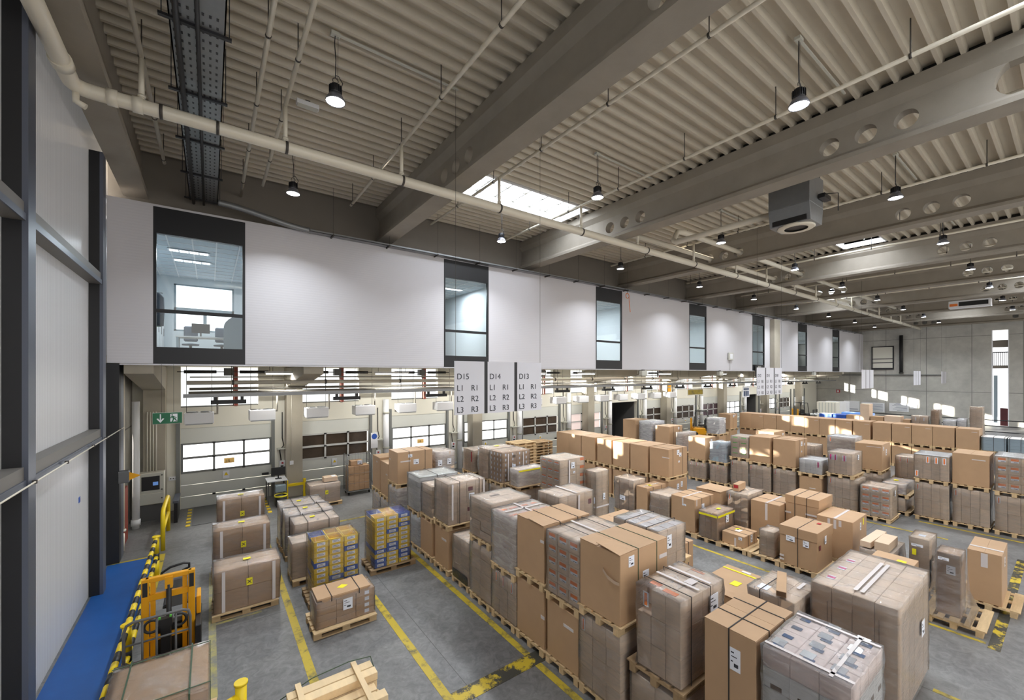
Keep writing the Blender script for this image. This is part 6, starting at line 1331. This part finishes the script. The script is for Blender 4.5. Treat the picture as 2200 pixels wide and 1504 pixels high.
# workstations at the docks
def desk(x, y, label, w=.9, d=.55):
    t = thing('workstation', label, 'desk', (x, y, 0)); MB().box(-w/2,-d/2,.88,w/2,d/2,.92).build('worktop', 'white', t, None, .005)
    for sx in (-w/2+.04, w/2-.04):
        for sy in (-d/2+.04, d/2-.04): MB().cbox(sx,sy,.44,.04,.04,.88).build('leg', 'grey', t)
    return t
def monitor(x, y, z, label):
    t = thing('monitor', label, 'monitor', (x, y, z)); MB().cbox(0,0,.01,.22,.16,.02).cbox(0,.03,.1,.04,.03,.2).build('stand', 'black', t); MB().cbox(0,0,.3,.5,.04,.32).build('screen', 'black', t, None, .006)
desk(2.15, 19.0, 'white dock workstation left of the guarded column', .7, .8); monitor(2.22, 18.95, .92, 'black monitor on the workstation by the guarded column')
bn = thing('waste_bin', 'black bin with bag below the workstation by the guarded column', 'bin', (2.22, 18.2, 0)); MB().lathe([(.0,0),(.17,0),(.22,.45),(.21,.45),(.16,.02),(.0,.02)], n=18).build('bucket', 'black', bn); MB().lathe([(.225,.4),(.235,.46),(.2,.44)], n=18).build('bag_rim', 'yellow_lab', bn)
gx = thing('grey_box', 'grey plastic box above the bin by the guarded column', 'box', (2.24, 18.55, .5)); MB().box(-.18,-.14,0,.18,.14,.26).build('casing', 'blue_grey', gx, None, .01); MB().box(-.2,-.16,-.5,-.16,.16,0).box(.16,-.16,-.5,.2,.16,0).build('shelf_leg', 'grey', gx)
desk(34.3, 18.7, 'dock workstation left of the white filmed stack', 1.2, .6); monitor(34.1, 18.7, .92, 'monitor on the workstation left of the white filmed stack')
desk(52.0, 16.6, 'workstation with two monitors beyond the long carton row', 1.8, .6); monitor(51.6, 16.6, .92, 'left monitor of the far workstation pair'); monitor(52.4, 16.6, .92, 'right monitor of the far workstation pair')
wc = thing('wall_cabinet', 'white machine cabinet standing before the end wall', 'cabinet', (58.5, 16.5, 0)); MB().box(-.5,-1.0,0,.5,1.0,2.0).build('casing', 'white', wc, None, .03); MB().box(-.51,-.3,1.1,-.5,.3,1.7).build('window', 'blue_grey', wc)
sc = thing('shelf_tower', 'pale ribbed stack standing left of the machine cabinet', 'rack', (54.5, 16.2, 0)); MB().box(-.5,-.9,0,.5,.9,2.1).build('casing', 'cream', sc, None, .02)
rb = MB()
for k in range(6): rb.box(-.51,-.8+.28*k,.1,-.5,-.7+.28*k,2.05)
rb.build('rib', 'ltgrey', sc)
bt = thing('blue_machine', 'blue conveyor machine beyond the long row', 'machine', (44.0, 11.0, 0)); MB().box(-.5,-1.0,1.4,.5,1.0,1.9).build('bed', 'screen', bt, None, .04)  # bed is no screen, its blue only carries a painted-in glow
for sy in (-.8,.8): MB().box(-.4,sy-.06,0,.4,sy+.06,1.4).build('leg', 'grey', bt)
cp = thing('paper_heap', 'crumpled brown paper heap before the open dark dock', 'paper', (22.6, 17.6, 0))
q = MB(); rr_ = random.Random(2); n_ = 9
for j in range(n_):
    for i in range(n_): q.v.append((-.9+1.8*i/(n_-1), -.6+1.2*j/(n_-1), max(.02, (.95-.9*((i-4)/5)**2-.9*((j-4)/5)**2)*(.7+.5*rr_.random()))))
for j in range(n_-1):
    for i in range(n_-1): a = j*n_+i; q.face([a, a+1, a+n_+1, a+n_])
q.build('paper', 'kraft2', cp)
# office things behind the first windows
for i, (y0, y1) in enumerate(((15.7, 17.6), (17.65, 19.6), (19.65, 21.6))):
    c = thing('office_cabinet', 'tall office cabinet along the left office wall, %s from the window' % ORD[i], 'cabinet', (-1.75, (y0+y1)/2, 5.62), 0, 'office cabinets'); L = (y1-y0)/2
    MB().box(-.25,-L,0,.25,L,2.35).build('casing', 'blue_grey', c, None, .01)
    for k in range(2): MB().box(.25,-L+.03+L*k,.05,.262,-.03+L*k,2.3).build('door', 'white', c); MB().box(.262,-.12+L*k,1.0,.275,-.1+L*k,1.3).build('handle', 'steel_dark', c)
ch = thing('coat_rack', 'coats hanging inside the first office window', 'coats', (-1.2, 16.3, 6.55))
MB().tube([(-.18,0,1.0),(.05,0,1.0)], .012, 8).build('rail', 'steel_dark', ch)
for x, m_, n in ((-.03, 'coat', 'coat'), (-.1, 'coat_green', 'coat')):
    b = MB(); b.tube([(x,-.1 if m_ == 'coat' else .14,.98),(x,-.1 if m_ == 'coat' else .14,.85),(x,-.1 if m_ == 'coat' else .14,.4),(x,-.1 if m_ == 'coat' else .14,.0)], [.04,.12,.13,.11], 12); b.build(n, m_, ch)
of = thing('office_desk', 'office desk seen through the first office window', 'desk', (.0, 17.6, 5.62)); MB().box(-.9,-.4,.7,.9,.4,.74).build('worktop', 'white', of)
for sx in (-.85,.85): MB().box(sx-.03,-.38,0,sx+.03,.38,.7).build('leg', 'blue_grey', of)
monitor(-.25, 17.6, 6.36, 'monitor on the office desk behind the first office window')
for i, x in enumerate((-.55, .35)):
    oc = thing('office_chair', ['office chair with a jacket behind the first office window', 'dark office chair right of the jacket chair in the office'][i], 'chair', (x, 18.5, 5.62)); MB().lathe([(0,.5),(.24,.5),(.25,.55),(0,.58)], n=14).build('seat', 'coat', oc); MB().box(-.2,.18,.65,.2,.26,1.2).build('backrest', 'coat', oc, None, .04); MB().tube([(0,0,0.05),(0,0,.5)], .04, 8).build('pillar', 'steel_dark', oc)
    bs = MB()
    for k in range(5): bs.bar((0,0,.06), (.28*math.cos(2*PI*k/5), .28*math.sin(2*PI*k/5), .04), .05, .04)
    bs.build('foot_star', 'steel_dark', oc)
ps = thing('office_screen', 'rounded grey partition screen inside the first office window', 'screen', (.72, 16.9, 5.62)); P_ = [(-.35,0),(.42,0),(.42,1.6)]+[(-.35+.0+.77*(1-math.cos(t))*.0+.42-.77*math.sin(t)*1.0, 1.05+.55*math.cos(t)) for t in [i*PI/16 for i in range(9)]]
MB().prism([(-.35,0),(.42,0),(.42,1.55)]+[(.42-.77*math.sin(i*PI/16), 1.05+.5*math.cos(i*PI/16)) for i in range(1, 9)], 'y', -.02, .02).build('panel', 'blue_grey', ps)
for i, (x, y) in enumerate(((9.3, 19.5), (8.3, 18.8), (18.6, 18.8), (27.7, 18.6))):
    c = thing('office_cabinet', 'white office cupboard behind the %s office window' % ['second', 'second', 'third', 'fourth'][i]+(', nearer the glass' if i == 1 else ''), 'cabinet', (x, y, 5.62)); MB().box(-.5,-.25,0,.5,.25,1.7).build('casing', 'white', c, None, .01)
    for k in (-1, 0): MB().box(.01+.49*k,-.262,.05,.47+.5*k,-.25,1.65).build('door', 'white', c)

# ------------------------------------------------------------------ light
def area(name, loc, size, power, col=(.9, .95, 1.), shape='DISK', sy=None, rot=(0, 0, 0), spread=180.):
    l = bpy.data.lights.new(name, 'AREA'); l.shape = shape; l.size = size; l.energy = power; l.color = col; l.spread = math.radians(spread)
    if sy: l.size_y = sy
    o = bpy.data.objects.new(name, l); COL.objects.link(o); o.location = loc; o.rotation_euler = rot; return o
for x, y in LAMP_POS: area('lamp_light', (x, y, 10.19), .32, LAMP_W, spread=125.)
for x in TUBE_X: area('tube_light', (x, 17.8, 5.09), 1.4, TUBE_W, (1., .98, .93), 'RECTANGLE', .1)
for x, y in ((-.5, 17.9), (9.2, 17.4), (13., 18.5), (17.6, 17.4), (25., 18.5), (27.3, 17.5), (36., 18.), (45.6, 17.6), (54.6, 17.6)): area('office_light', (x, y, 9.08), 1., 130., (.88, .95, 1.), 'RECTANGLE', 1.)
sun = bpy.data.lights.new('sun', 'SUN'); sun.energy = SUN_W; sun.angle = .012; sun.color = (1, .9, .76)
so2 = bpy.data.objects.new('sun', sun); COL.objects.link(so2); so2.rotation_euler = Vector((1.55, -1., -.26)).to_track_quat('-Z', 'Y').to_euler(); so2.location = (-20, 40, 12)
w = bpy.data.worlds.new('sky'); SC.world = w; w.use_nodes = True
bg = w.node_tree.nodes['Background']; bg.inputs[0].default_value = (1., .97, .92, 1); bg.inputs[1].default_value = SKY_W

# ------------------------------------------------------------------ camera
cam = bpy.data.cameras.new('camera'); co = bpy.data.objects.new('camera', cam); COL.objects.link(co)
cam.sensor_width = 36.; cam.sensor_fit = 'HORIZONTAL'; cam.lens = 36*890/2200; cam.shift_y = 52.5/2200; cam.clip_end = 400; cam.clip_start = .05
co.location = (0, 0, 5.1); co.rotation_euler = (PI/2, 0, -math.radians(36.1))
SC.camera = co
vs = SC.view_settings; vs.view_transform = 'Standard'; vs.look = 'None'; vs.gamma = 1.; vs.use_curve_mapping = False; vs.exposure = EXPO
cy = SC.cycles; cy.max_bounces = 6; cy.diffuse_bounces = 4; cy.glossy_bounces = 2; cy.transparent_max_bounces = 10; cy.adaptive_threshold = .02; cy.transmission_bounces = 2; cy.sample_clamp_indirect = 6.; cy.use_denoising = True; cy.caustics_reflective = False; cy.caustics_refractive = False
